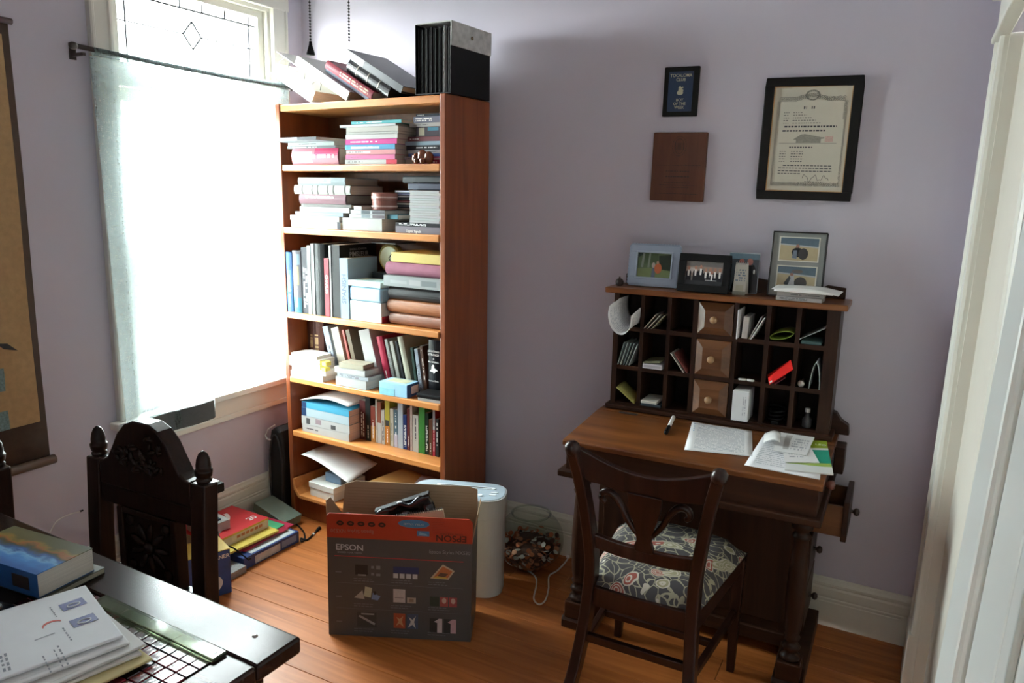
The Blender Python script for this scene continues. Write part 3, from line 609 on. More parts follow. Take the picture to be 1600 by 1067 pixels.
for (lab,p0,p1,th,c,cat,nm) in (('red-brown leather photo album at bottom of the album pile',605,686,.050,(.22,.085,.045),'photo album','photo_album'),('tan leather photo album second from bottom of album pile',602,686,.057,(.33,.12,.045),'photo album','photo_album'),
     ('black glossy photo album lying on the tan album',604,686,.056,(.022,.022,.024),'photo album','photo_album')):
    rnd_book(lab,p0,p1,z,th-.0006,c,cat=cat,name=nm,D=.24); z += th
sv = book('silver white boxed album with pale label lying in the album pile', -BT-.004-bl((598,440),BD).x, .044, .2, (.58,.62,.62), BM @ T(bl((598,440),BD).x,-BD+.006,z+.0003), kind=4, blocks=((.12,.42,.3,.6,(.7,.72,.74)),(.46,.66,.25,.75,(.80,.80,.82)),(.68,.94,.25,.75,(.30,.34,.35)))); z += .0448
rnd_book('mauve velvet photo album above the silver album', 600, 686, z, .053, (.28,.10,.15), D=.23, rough=.8); z += .0538
tag(MB().box((0,0,0),(.27,.2,.040)).build('yellow_box', col((.60,.47,.12),.5,var=.1), mw=BM @ T(-BT-.278,-BD+.035,z+.0003), bevel=.003), 'flat mustard yellow box on top of the album pile', 'box')
ck = thing('desk_clock', 'round brass desk clock with pale face on the shelf', 'clock', mw=BM @ T(bl((594,430),BD-.1).x,-.115,ST[2]+.2005))
# the clock rests on a stack of dark books behind the boxes
for i,(th,c,lab) in enumerate(((.09,(.02,.03,.06),'thick navy carton behind the card boxes'),(.11,(.015,.015,.02),'thick black carton under the brass clock'))):
    tag(MB().box((0,0,0),(.13,.16,th-.0006)).build('carton', col(c,.5), mw=BM @ T(bl((594,430),BD-.1).x-.065,-.185,ST[2]+.0004+(0,.09)[i])), lab, 'carton')
MB().lathe([(.001,0),(.058,0),(.062,.004),(.062,.030),(.054,.036),(.050,.033),(.001,.033)], 36, m=T(0,-.0,.062) @ RX(90)).build('case', col((.42,.34,.12),.35,metal=.6), ck, smooth=False)
MB().lathe([(.001,0),(.050,0),(.050,.0012),(.001,.0012)], 32, m=T(0,-.0332,.062) @ RX(90)).build('clock_face', col((.60,.64,.46),.5,var=.03), ck)
for an, ln in ((40,.035),(150,.026)): MB().box((-.0015,-.0012,0),(.0015,0,ln), m=T(0,-.035,.062) @ RY(an)).build('clock_hand', black, ck)
tag(MB().box((0,0,0),(.14,.14,.006)).build('flat_tray', col((.05,.05,.055),.25), mw=BM @ T(bl((594,430),BD-.1).x-.075,-.18,ST[2]+.3255), bevel=.002), 'thin dark tray balanced on the brass clock', 'tray')
# ---- row 4
tl_ = .706
standing(478,503,504,548,'large dark brown bound volume standing behind white papers', tl_, (.10,.03,.02), set_=.118, H=.285, hard=True, kind=1, ink=(.4,.25,.12), D=.17)
_lx = [-9.0]
def leaner(label, pxb, pxt, thpx, c, an, set_=.10, D=.17, kind=0, seed=0, **k):
    d = BD-set_; th = thpx*.0034; ca, sa = math.cos(math.radians(an)), math.sin(math.radians(an))
    x = max(bl(pxb, d).x, _lx[0]); _lx[0] = x+th/ca+.0008
    L = min((bl(pxt, d).z-tl_)/ca, (.268-th*sa)/ca)
    m = BM @ T(x, -d, tl_+.0006) @ RY(-an) @ RY(-90) @ Matrix.Diagonal((1,1,-1,1))
    return book(label, L, th-.0008, min(D, d-.02), c, m, kind=kind, seed=seed, **k)
LN = [('leaning white and blue illustrated book beside brown volume',(521,592),(505,511),10,(.55,.62,.74),0),('cream leaning box set beside blue illustrated book',(534,592),(517,513),14,(.78,.72,.60),4),('slim red leaning paperback among small cream books',(551,592),(534,516),4,(.50,.12,.10),3),
 ('brown and cream leaning paperback with a pale oval',(557,593),(540,516),7,(.20,.15,.10),3),('large white leaning book in front of the red one',(578,594),(561,517),19,(.80,.79,.77),4),('crimson hardcover leaning left',(604,595),(586,526),10,(.45,.03,.07),3),
 ('grey worn paperback leaning on crimson hardcover',(616,596),(598,530),6,(.40,.40,.38),1),('pale grey narrow book leaning left',(623.5,597),(604,533),7,(.62,.62,.56),4),('black slim book leaning between two pale ones',(632,598),(612,533),5,(.02,.02,.025),4),
 ('cream thick hardcover leaning left',(638,599),(617,526),11,(.68,.66,.52),4),('dark green slim book behind the cream hardcover',(650,601),(636,543),5,(.02,.05,.04),4),('blue and white slim paperback leaning left',(656,602),(645,545),7,(.50,.58,.68),1),('dark brown slim paperback leaning left',(664,604),(654,541),6,(.12,.06,.04),2)]
for i,(lab,pb,ptp,th,c,kd) in enumerate(LN): leaner(lab,pb,ptp,th*(.78 if i>5 else 1),c,(15,15,15,15,15,14,14,14,14,14,9,9,8)[i],kind=kd,seed=i,set_=.10,hard=(i in (5,9)))
_end[ST[3]] = max(_end[ST[3]], _lx[0]+.001)
nor = standing(665.5,684,531,606,'black hardcover novel with white bird on its spine', tl_, (.012,.013,.018), set_=.104, D=.17, kind=4, hard=True)
standing(684.8,687.2,533,606,'thin white booklet squeezed against the bookcase side', tl_, (.7,.7,.68), set_=.10, D=.17, kind=4)
bb = [Vector(q) for q in nor.bound_box]; Lh = max(q.x for q in bb); Tk = max(q.z for q in bb); Y0 = min(q.y for q in bb)
def across(s, u, size, sx=1): text(nor, s, size, col((.75,.75,.74),.5,var=0), Matrix(((0,1,0,Lh*u),(0,0,-1,Y0-.0006),(1,0,0,Tk*.5),(0,0,0,1))), sx=sx, bold=.01)
across('JONATHAN',.80,.0115); across('STRANGE',.74,.0135); across('&',.67,.012); across('MR NORRELL',.61,.0095); across('Susanna Clarke',.27,.0085)
bird = [(-.020,-.004),(-.012,.004),(-.010,.018),(-.004,.026),(.002,.024),(.004,.010),(.016,.006),(.022,.000),(.010,-.003),(.006,-.010),(.001,-.014),(-.002,-.007),(-.010,-.007)]
MB().face([(Lh*.46+q[1], Y0-.0008, Tk*.5+q[0]) for q in bird]).build('bird_emblem', col((.78,.78,.77),.5,var=0), nor)
# flat things at the front of row 4
ws = thing('paper_stack', 'tall heap of white papers and envelopes at the window end', 'papers', mw=BM @ T(bl((449,598),BD).x+.030,-BD-.004,tl_+.0004))
zz = 0; rn = random.Random(5)
for i,(L_,D_,h_) in enumerate(((.205,.096,.030),(.215,.098,.022),(.195,.094,.026),(.19,.095,.018),(.16,.09,.014))):
    MB().grid(lambda a,b: (a*L_+.01*math.sin(i*2), b*D_+.008*rn.random()*0, zz+h_*(1+.25*math.sin(a*3.14)*(i>2))), 8, 2).build('top_sheet', paper, ws, smooth=True)
    MB().box((.01*math.sin(i*2),0,zz),(L_+.01*math.sin(i*2),D_,zz+h_-.0006)).build('sheet_bundle', pages((.82,.81,.78),2), ws); zz += h_+.0012
for k_,(x_,z_) in enumerate(((.20,.05),(.205,.078))): MB().box((x_,-.002,z_),(x_+.024,.03,z_+.018)).build('sticky_note', col((.75,.68,.12),.6), ws)
pile(tl_, 606, [(525,572,14,(.80,.79,.76),'w',dict(label='thick white paperback beside the blue tissue box', kind=4, D=.094, pg=(.62,.56,.48))),(527,575,6,(.55,.60,.64),'w',dict(label='blue-grey striped notebook on the thick white paperback', kind=1, D=.09)),
   (523,570,9,(.80,.79,.76),'w',dict(label='plain white softcover on the striped notebook', kind=4, D=.09)),(531,566,8,(.72,.66,.50),'w',dict(label='pale yellow and brown paperback on top by the leaning books', kind=4, D=.08, yaw=5, pg=(.25,.2,.15)))], 'x', set_=.0, sc=.0029)
xb_ = bl((593,612),BD).x
tb = thing('tissue_box', 'flat light blue and dark blue carton at front of shelf', 'box', mw=BM @ T(xb_+.006,-BD-.008,tl_+.0004) @ RZ(3))
MB().box((0,0,0),(.145,.088,.056)).build('body', printed((.36,.62,.78),(.8,.85,.9),rows=0), tb, bevel=.001); MB().box((.1445,.0,.0),(.1462,.088,.056)).build('end_flap', col((.03,.10,.26),.4), tb); MB().box((.146,.03,.012),(.1472,.08,.045)).build('end_label', col((.75,.74,.72),.5), tb)
MB().box((.0,-.0008,.0),(.08,.0,.03)).build('front_panel', col((.25,.55,.62),.4,var=.3), tb); MB().box((.02,.02,.056),(.125,.08,.0568)).build('top_print', col((.60,.62,.42),.5,var=.4,scale=40), tb)
xn = bl((650,622),BD).x
book('white pocket notebook under the black one', .112, .012, .085, (.78,.77,.74), BM @ T(xn+.008,-BD+.002,tl_+.0004) @ RZ(5), kind=4, cat='notebook', name='pocket_notebook')
book('black pocket notebook at the front by the bookcase side', .112, .018, .085, (.012,.012,.013), BM @ T(xn+.001,-BD+.004,tl_+.0128) @ RZ(5), kind=4, hard=True, cat='notebook', name='pocket_notebook', pg=(.05,.05,.05))
# ---- row 5
z5 = ST[4]
z = pile(z5, 684, [(473,545,12,(.78,.77,.74),'w',dict(label='white reference paperback lowest of the leftmost low pile',pg=(.70,.50,.42),kind=3)),(472,546,13,(.80,.79,.76),'w',dict(label='white paperback with dark squares on its spine',pg=(.70,.50,.42),kind=4,blocks=((.1,.18,.1,.8,(.1,.1,.1)),(.3,.42,.3,.9,(.4,.3,.32)),(.62,.72,.1,.6,(.1,.1,.1))))),
   (472,545,13,(.66,.80,.86),'w',dict(label='pale blue paperback below the turquoise one',pg=(.70,.50,.42),kind=4,blocks=((0,.1,0,1,(.03,.06,.14)),))),(472,545,9,(.10,.45,.66),'w',dict(label='turquoise blue paperback near top of low pile',pg=(.70,.50,.42),kind=4,blocks=((0,.1,0,1,(.03,.06,.14)),)))], 'x', D=.21, set_=.02, sc=.0031)
a_, b_ = bl((471,640),BD-.02), bl((545,640),BD-.02)
cvp = thing('paper_cover', 'bent sheet of white card lying over the turquoise paperback', 'paper', mw=BM @ T(a_.x-.004,-BD+.018,z+.0015)); LL = b_.x-a_.x
MB().grid(lambda u,v: (u*LL, v*.23, .004+.030*math.sin(u*2.6)*(1-.3*v)), 16, 4).build('sheet', paper, cvp, smooth=True, solid=.0012)
R5 = [(563,572,(.14,.03,.03),'dark red paperback beside the low pile'),(572,579.5,(.02,.022,.02),'black paperback next to the dark red one'),(580,587,(.28,.06,.04),'red-brown paperback with orange lower half'),(587.5,590,(.78,.70,.58),'thin cream paperback after the red-brown one'),(590.3,596,(.30,.10,.06),'russet and white paperback after the thin cream one'),(596.3,601.5,(.74,.66,.56),'cream paperback before the yellow and orange one'),
  (602,609.5,(.55,.45,.06),'yellow and orange paperback with black square'),(610,615.5,(.70,.64,.52),'beige paperback after the yellow and orange one'),(616,621.7,(.10,.16,.20),'paperback with black and white letter pattern'),(622,630,(.62,.70,.78),'pale blue paperback between letter-patterned and navy ones'),(630.3,636,(.02,.04,.16),'navy blue paperback next to maroon one'),(636.3,640.5,(.15,.03,.03),'maroon paperback next to navy one'),
  (641,644.7,(.66,.50,.44),'salmon pink paperback before the ivory hardcover'),(645,654,(.76,.73,.64),'ivory hardcover before the green book'),(654.7,664,(.06,.26,.05),'bright green book standing in the paperback row'),(664.5,669.5,(.012,.03,.015),'black-green thin book beside bright green one'),(670,675.5,(.14,.06,.03),'brown paperback after the black-green book'),(676,680,(.42,.05,.06),'red and grey slim paperback'),(680.5,685.5,(.03,.03,.03),'black and white paperback at the bookcase side')]
for i,(a,b_,c,lab) in enumerate(R5):
    h_ = .185+.03*math.sin(i*2.3)+(.012 if i in (2,13,14) else 0)
    bl_ = {2:((0,.45,0,1,(.62,.30,.08)),),4:((0,.5,0,1,(.76,.72,.68)),),6:((.0,.42,0,1,(.55,.20,.04)),(.42,.55,.1,.9,(.05,.05,.05))),8:((0,.35,0,1,(.66,.6,.7)),),17:((0,.55,0,1,(.42,.04,.06)),(.55,1,0,1,(.35,.35,.37)))}.get(i,())
    standing(a,b_,640,700,lab,z5,c,set_=.085,H=h_,D=.13,kind=(i*2+1)%5 if i not in (9,) else 4,seed=i+40,blocks=bl_)
# ---- row 6
xs = bl((473,765),BD).x
bx6 = thing('paper_box', 'low white lidded stationery box on the bottom shelf', 'box', mw=BM @ T(xs+.028,-BD+.02,Z6+.0005) @ RZ(-2))
MB().box((0,0,0),(.16,.2,.055)).build('body', col((.62,.62,.58),.6), bx6, bevel=.002); MB().box((-.004,-.004,.040),(.164,.204,.070)).build('lid', col((.70,.69,.64),.6,var=.1), bx6, bevel=.003)
tag(MB().box((0,0,0),(.10,.13,.045)).build('file_box', col((.16,.26,.38),.4), mw=BM @ T(xs+.09,-BD+.06,Z6+.0715), bevel=.003), 'blue-grey box lying on the white stationery box', 'box')
def sheetobj(name, label, cat, fn, c, mw, nu=12, nv=8, th=.001, part='sheet', mat=None):
    t = thing(name, label, cat, mw=mw); MB().grid(fn, nu, nv).build(part, mat or col(c,.6,var=.06), t, smooth=True, solid=th); return t
p0 = bl((483,716),BD-.06)
sheetobj('paper_folder','big drooping white folder on the bottom shelf','folder', lambda u,v: (u*.30, v*.20-.02, .088+.06*math.cos(u*1.9)*(1-.35*v)+.028*v), WHITE, BM @ T(p0.x,-BD+.03,Z6+.05))
sheetobj('kraft_folder','orange-tan paper folder slanting on the bottom shelf','folder', lambda u,v: (u*.16+v*.08, v*.2, .09+.030*v-.02*u+.01*math.sin(u*3)), (.56,.30,.09), BM @ T(bl((556,745),BD).x,-BD+.03,Z6+.03))
sheetobj('paper_folder','pale lilac folder with dark oval mark on the bottom shelf','folder', lambda u,v: (u*.20-v*.03, v*.18, .075+.04*v+.008*math.sin(u*3)), (.62,.52,.56), BM @ T(bl((618,750),BD).x,-BD+.04,Z6+.03))
ov = [q for q in bpy.data.objects if q.get('label','').startswith('pale lilac folder')][0]
MB().grid(lambda u,v: (.105+.035*math.sqrt(max(v,.0))*math.cos(u*6.283), .10+.05*math.sqrt(max(v,.0))*math.sin(u*6.283), .0995+.011*math.sqrt(v)*math.sin(u*6.283)+.007), 20, 3).build('oval_mark', black, ov)
tag(MB().box((0,0,0),(.36,.2,.07)).build('magazine_file', col((.30,.29,.33),.6,var=.3,scale=15), mw=BM @ T(-BT-.42,-BD+.06,Z6+.0005), bevel=.002), 'grey bundle of papers under the lilac folder', 'papers')
# ------------------------------------------------------------------ on top of the bookcase
TZ = BH-.004
af = thing('accordion_file', 'black accordion file with grey marbled flap on top of the bookcase', 'file box', mw=BM @ T(bl((646,147),BD).x,-BD+.012,BH+.0006))
AW, AD, AH = .168, .27, bl((650,41),BD-.012).z-TZ
MB().box((0,0,0),(.004,AD,AH)).build('cover_board', black, af, bevel=.001); MB().box((AW-.004,0,0),(AW,AD,AH-.02)).build('cover_board', black, af, bevel=.001); MB().box((.004,0,0),(AW-.004,AD,.004)).build('base', black, af); MB().box((.004,AD-.004,.004),(AW-.004,AD,AH-.02)).build('back_board', black, af)
for i in range(15):
    x = .010+i*.0102; MB().box((x,.006+.004*(i%2),.005),(x+.0016,AD-.006,AH-.012-.004*(i%3))).build('pleat', col((.015,.015,.016),.6) if i != 12 else col((.4,.4,.4),.5), af)
mar = col((.50,.50,.48), .5, var=.55, scale=38)
MB().box((.002,-.002,AH),(AW+.004,AD+.002,AH+.003)).box((AW+.001,-.002,AH-.085),(AW+.004,AD+.002,AH)).build('flap', mar, af, bevel=.001)
MB().lathe([(.001,0),(.007,0),(.007,.003),(.004,.005),(.001,.005)],14,m=T(AW+.004,AD*.5,AH-.04) @ RY(90)).build('snap', col((.25,.2,.12),.3,metal=1), af, smooth=True)
def toppled(x, th, an=29.0):
    """frame of a slab that has fallen over to the left: origin at the underside edge on the board, local x up the slab, z out of its upper face"""
    return BM @ T(x, 0, TZ+.0006) @ RY(an) @ Matrix.Diagonal((-1,1,1,1))
def step(th, an=29.0): return th/math.sin(math.radians(an))+.0015
AN = 29.0
x_ = bl((481,158), BD).x
def binder(label, x, th, L_, c, set_, D=.24, ring=False, lab_c=None, hole=True, lift=0):
    t = thing('ring_binder', label, 'binder', mw=toppled(x, th) @ T(lift,-BD+set_,0)); mt = col(c,.4,var=.04)
    MB().box((0,0,th-.003),(L_,D,th)).build('cover', mt, t, bevel=.001); MB().box((0,0,0),(L_,D,.003)).build('cover', mt, t, bevel=.001)
    ys = (D-.003, D) if ring else (0, .003)
    MB().box((0,ys[0],.003),(L_,ys[1],th-.003)).build('spine', mt, t)
    MB().box((.012,.012 if ring else .02,.005),(L_-.010,D-.012,th*(.55 if ring else 1)-.005)).build('paper_block', pages((.80,.79,.70) if ring else (.7,.66,.5),2), t)
    if ring:
        for u in (.12,.5,.88): MB().tube([(L_*u,.03+.03*math.cos(a_*.628),th*.5+(th*.42)*math.sin(a_*.628)) for a_ in range(11)], .0022, 6).build('ring', col((.6,.6,.6),.25,metal=1), t, smooth=True)
    if hole: MB().lathe([(.011,0),(.011,.0016),(.007,.0016),(.007,0)],18,cap=False,m=T(L_*.12,-.0002,th/2) @ RX(90)).build('finger_ring', col((.6,.6,.6),.25,metal=1), t)
    if lab_c: MB().box((L_*.68,-.0008,th*.08),(L_,.0,th*.92)).build('spine_label', col(lab_c,.5), t)
    return t
def topbook(label, x, th, L_, c, set_, D=.19, **k):
    return book(label, L_, th, D, c, toppled(x, th) @ T(0,-BD+set_,0), **k)
binder('thick white ring binder toppled over the window end of the bookcase top', x_, .100, .285, (.80,.80,.79), .02, D=.22, ring=True, hole=False); x_ += step(.100)
binder('pale grey ring binder toppled against the thick white one', x_, .040, .335, (.50,.51,.50), .012, D=.24); x_ += step(.040)
topbook('light blue presentation folder leaning on the grey binder', x_, .020, .27, (.45,.55,.72), .05, D=.2, kind=4, name='folder', cat='folder'); x_ += step(.020)
topbook('burgundy hardcover with gilt title toppled on bookcase top', x_, .034, .285, (.22,.02,.035), .02, kind=1, hard=True, ink=(.55,.40,.28)); x_ += step(.034)
L_ = .25; bk = thing('bound_volume','black leather volume with pale raised bands on its spine','book',mw=toppled(x_,.056) @ T(0,-BD+.03,0)); th = .056
MB().prism([(.19,0)]+[(.018-.018*math.sin(math.pi*i/10),th/2-th/2*math.cos(math.pi*i/10)) for i in range(11)]+[(.19,th)],0,L_,ax=0).build('cover', col((.012,.012,.013),.3,var=.3,coat=.3), bk)
for u in (.24,.50,.76): MB().prism([(.18,.0004)]+[(.0172-.0190*math.sin(math.pi*i/10),th/2-(th/2-.0004)*math.cos(math.pi*i/10)) for i in range(11)]+[(.18,th-.0004)],L_*u,L_*u+.004,ax=0).build('raised_band', col((.45,.42,.36),.35,metal=.5), bk)
x_ += step(.056)
binder('black ring binder with white spine label on top of the toppled row', x_, .030, .33, (.03,.035,.04), .01, D=.24, hole=False, lab_c=(.62,.63,.60), lift=.03)
# ================================================================== davenport desk with pigeonhole hutch
DM = T(1.689, -.030, 0) @ RY(-.743)
DMI = DM.inverted()
def dl(px, ly):
    c = DMI @ CAM; v = DMI.to_3x3() @ ray(px); t = (ly-c.y)/v.y; return c+v*t
LW, LF, ZF, LH, ZH = .857, .533, .737, .195, .764      # lid width, front, front height, hinge line, hinge height
SL = (ZH-ZF)/(LF-LH); LIDA = math.degrees(math.atan(SL))
def lidpt(px):
    c = DMI @ CAM; v = DMI.to_3x3() @ ray(px); t = (ZH-SL*(-LH)*-1*0 - c.z + SL*(c.y+LH))/(v.z-SL*v.y) if False else 0
    # plane z = ZH + SL*(y+LH)
    t = (ZH+SL*(c.y+LH)-c.z)/(v.z-SL*v.y); return c+v*t
dk1 = wood((.018,.006,.003), (.046,.017,.007), axis=0, rough=.42, scale=7, name='walnut', coat=.0, spec=.25)
dkv = wood((.016,.0055,.003), (.040,.015,.0065), axis=2, rough=.42, scale=7, name='walnut_upright', coat=.0, spec=.25)
lidm = wood((.085,.023,.006), (.23,.082,.021), axis=0, rough=.34, scale=5, stretch=9, name='walnut_lid', coat=.1)
drwm = wood((.085,.030,.010), (.17,.068,.024), axis=0, rough=.38, scale=6, name='walnut_drawer', coat=.2)
knm = col((.36,.21,.10), .3, var=.2, coat=.3); knd = col((.03,.014,.009), .3, coat=.3)
desk = thing('writing_desk', 'dark walnut davenport desk with pigeonhole hutch and sloping lid', 'desk', mw=DM)
# sloping writing box
sl = lambda y: ZH+SL*(y+LH)
MB().prism([(-LF+.012,.628),(-LF+.012,sl(-LF)-.022),(-LH+.0,ZH-.022),(-.005,ZH-.022),(-.005,.628)], .012, LW-.012, ax=0).build('writing_box', dk1, desk)
MB().prism([(-LF,sl(-LF)-.020),(-LF,sl(-LF)-.004),(-LF+.004,sl(-LF)),(-LH-.002,ZH),(-LH-.002,ZH-.020)], 0, LW, ax=0).build('lid', lidm, desk, bevel=.002)
MB().box((0,-LH,ZH-.021),(LW,-.002,ZH)).build('back_board', lidm, desk, bevel=.002)
MB().box((-.012,-LF-.012,.603),(LW+.006,-.004,.628)).build('ledge', dk1, desk, bevel=.005)
for px in ((984,644.5),):
    p = lidpt(px); h = MB().box((-.036,-.010,.0),(.036,.012,.0012))
    for sx in (-.03,0,.03): h.lathe([(.0022,.0012),(.0018,.002),(.001,.0022)],8,c=(sx,.006,0)); h.lathe([(.0022,.0012),(.0018,.002),(.001,.0022)],8,c=(sx,-.005,0))
    h.tube([(-.036,.001,.0015),(.036,.001,.0015)],.003,8); o = h.build('hinge', col((.10,.10,.10),.3,metal=.9), desk, mw=None); o.location = (p.x,-LH-.001,ZH+.0006)
# pedestal
PB = -.285
MB().box((.055,PB,.06),(LW-.055,-.01,.603)).build('pedestal', dkv, desk)
MB().box((.075,PB-.006,.12),(LW-.075,PB+.001,.56)).build('front_panel', dkv, desk, bevel=.003)
MB().box((.050,PB-.012,.035),(LW-.050,-.005,.085)).build('base_rail', dk1, desk, bevel=.004)
for x0, x1, zb in ((.005,.100,0),(LW-.100,LW-.005,-.0105)):
    MB().prism([(-.505,zb),(-.505,.030),(-.495,.042),(-.42,.050),(-.40,.062),(-.02,.062),(-.02,zb)], x0, x1, ax=0).build('sledge_foot', dk1, desk, bevel=.004)
    xc = (x0+x1)/2
    MB().box((xc-.038,-.500,.040),(xc+.038,-.424,.105)).build('column_block', dk1, desk, bevel=.004)
    prof = [(.030,.105),(.034,.112),(.030,.122),(.020,.130),(.024,.140),(.030,.150),(.024,.160),(.016,.168),(.024,.176),(.026,.184),(.022,.192),(.026,.22),(.031,.30),(.031,.36),(.026,.46),(.022,.52),(.026,.527),(.030,.535),(.024,.544),(.020,.552),(.032,.562),(.034,.575),(.034,.603)]
    MB().lathe(prof, 24, c=(xc,-.462,0)).build('turned_column', dkv, desk, smooth=True)
# side drawers on the right flank
def sdrawer(z0, z1, pull, y0=-.265, y1=-.03):
    fr = MB().box((LW-.055+pull,y0,z0),(LW-.037+pull,y1,z1)).build('drawer', dk1, desk, bevel=.003)
    if pull > .01:
        MB().box((LW-.055,y0+.012,z0+.012),(LW-.055+pull,y0+.022,z1-.02)).build('drawer_side', drwm, fr); MB().box((LW-.055,y1-.022,z0+.012),(LW-.055+pull,y1-.012,z1-.02)).build('drawer_side', drwm, fr)
        MB().box((LW-.055,y0+.022,z0+.012),(LW-.055+pull,y1-.022,z0+.020)).build('drawer_bottom', drwm, fr)
    MB().lathe([(.001,.030),(.010,.028),(.014,.021),(.012,.014),(.006,.010),(.006,.003),(.011,0)],14,m=T(LW-.037+pull,(y0+y1)/2,(z0+z1)/2) @ RY(90)).build('knob', knd, fr, smooth=True)
sdrawer(.455,.595,.105); sdrawer(.275,.445,0); sdrawer(.095,.265,0)
MB().box((LW-.004,-.12,.64),(LW+.030,-.03,.735)).build('ink_slide', dk1, desk, bevel=.004)
MB().lathe([(.001,.034),(.012,.032),(.016,.024),(.014,.014),(.008,.008),(.008,0)],16,m=T(LW-.012,-.33,.672) @ RY(90)).build('slide_knob', col((.16,.055,.04),.35,coat=.3), desk, smooth=True)
# ------------------------------------------------------------------ hutch
HF = -.145                                          # hutch front plane (local)
hz0, hz1 = ZH+.002, 1.221
hx0, hx1 = .030, LW-.026
cxs = [(.050,.136),(.150,.238),(.252,.335),(.352,.482),(.497,.592),(.607,.692),(.707,.789)]     # openings
rows = [(.790,.922),(.938,1.075),(1.091,1.212)]
hb = MB().box((hx0-.014,HF-.022,hz0),(hx1+.014,-.004,hz0+.018)).build('hutch_base', dk1, desk, bevel=.004)
MB().box((hx0-.026,-.185,hz1),(hx1+.022,-.004,hz1+.021)).build('hutch_top', lidm, desk, bevel=.004)
MB().box((hx0,HF,hz0+.018),(cxs[0][0],-.006,hz1)).build('hutch_side', dkv, desk); MB().box((cxs[-1][1],HF,hz0+.018),(hx1,-.006,hz1)).build('hutch_side', dkv, desk)
MB().box((cxs[0][0],-.012,hz0+.018),(cxs[-1][1],-.006,hz1)).build('hutch_back', col((.008,.004,.003),.7,spec=.2), desk)  # near black: the dimness inside the pigeonholes is put into its colour
for a, b_ in zip(cxs[:-1], cxs[1:]): MB().box((a[1],HF+.003,hz0+.018),(b_[0],-.012,hz1)).build('divider', dkv, desk)
for a, b_ in ((rows[0][1],rows[1][0]),(rows[1][1],rows[2][0])):
    for k_,(x0,x1) in enumerate(cxs): MB().box((x0,HF+.004,a),(x1,-.012,b_)).build('pigeonhole_shelf', dk1, desk)
for k_,(x0,x1) in enumerate(cxs): MB().box((x0,HF+.002,hz0+.018),(x1,-.012,rows[0][0])).build('pigeonhole_shelf', dk1, desk)
MB().prism([(hx1-.005,hz0),(hx1+.06,hz0),(hx1+.055,hz0+.035),(hx1+.03,hz0+.05),(hx1+.012,hz0+.075),(hx1-.005,hz0+.08)], -.06, -.02, ax=1).build('side_scroll', dk1, desk, bevel=.003)
gy = -.012
MB().prism([(hx0+.0,hz1+.021),(hx1,hz1+.021),(hx1,hz1+.06),(hx1-.06,hz1+.066),(hx1-.10,hz1+.045),(hx0+.62,hz1+.06),(hx0+.50,hz1+.075),(hx0+.40,hz1+.06),(hx0+.12,hz1+.05),(hx0,hz1+.06)], gy-.010, gy, ax=1).build('gallery_rail', dk1, desk, bevel=.002)
x0, x1 = cxs[3]
for (z0, z1) in rows:
    d_ = MB().box((x0+.002,HF-.002,z0+.002),(x1-.002,-.02,z1-.002)).build('small_drawer', drwm, desk, bevel=.002)
    e = .030; y_a, y_b = HF-.002, HF-.018
    a,b_,c_,dd = (x0+.004,z0+.004),(x1-.004,z0+.004),(x1-.004,z1-.004),(x0+.004,z1-.004)
    ia,ib,ic,idd = (x0+e,z0+e),(x1-e,z0+e),(x1-e,z1-e),(x0+e,z1-e)
    P3 = lambda p,y: (p[0],y,p[1])
    fp = MB()
    for o1,o2,i2,i1 in ((a,b_,ib,ia),(b_,c_,ic,ib),(c_,dd,idd,ic),(dd,a,ia,idd)): fp.face([P3(o1,y_a),P3(o2,y_a),P3(i2,y_b),P3(i1,y_b)])
    fp.face([P3(ia,y_b),P3(ib,y_b),P3(ic,y_b),P3(idd,y_b)]); fp.face([P3(a,y_a+.001),P3(dd,y_a+.001),P3(c_,y_a+.001),P3(b_,y_a+.001)])
    fp.build('bevelled_front', drwm, d_)
    MB().lathe([(.001,.024),(.010,.0225),(.0135,.017),(.012,.011),(.006,.007),(.006,.002),(.010,0)],18,m=T((x0+x1)/2,y_b,(z0+z1)/2) @ RX(90)).build('knob', knm, d_, smooth=True)
# ------------------------------------------------------------------ pigeonhole contents (all stand free inside the holes)
def hole(c, r): return cxs[c], rows[r]
def sheet(name, label, cat, fn, mat, mw=DM, nu=10, nv=10, th=.0009, group=None):
    t = thing(name, label, cat, group, mw=mw); MB().grid(fn, nu, nv).build('sheet', mat, t, smooth=True, solid=th); return t
lined = printed((.80,.80,.80),(.45,.46,.50),rows=22,u=(.08,.92),v=(.06,.94),words=12,fill=.4,rough=.7)
_pp = [dl(p,HF-.07) for p in ((952,478),(950,492),(953,508),(961,519),(972,523),(981,517),(985,506),(986,494))]
def smooth_path(P, u):
    n = len(P)-1; f_ = min(u*n, n-1e-6); i = int(f_); t_ = f_-i; g = lambda k: P[max(0,min(n,k))]
    return .5*((2*g(i))+(g(i+1)-g(i-1))*t_+(2*g(i)-5*g(i+1)+4*g(i+2)-g(i+3))*t_*t_+(3*g(i+1)-g(i)-3*g(i+2)+g(i+3))*t_**3) if False else .5*((2*g(i))+(-g(i-1)+g(i+1))*t_+(2*g(i-1)-5*g(i)+4*g(i+1)-g(i+2))*t_*t_+(-g(i-1)+3*g(i)-3*g(i+1)+g(i+2))*t_**3)
def curlfn(u, v):
    p = smooth_path(_pp, u); c_ = Vector((.094, 0, rows[2][0]+.056)); w2 = v*v*(3-2*v)
    # towards the back the sheet tightens to fit the pigeonhole
    w2 = min(1, v/.36); w2 = w2*w2*(3-2*w2)
    x = p.x*(1-w2)+(c_.x+(p.x-(_pp[0].x+_pp[-1].x)/2)*.92)*w2; z = p.z+(max(0, rows[2][0]+.004-_pp[4].z))*min(1,v/.36)
    return (x, HF-.07+v*.17, z)
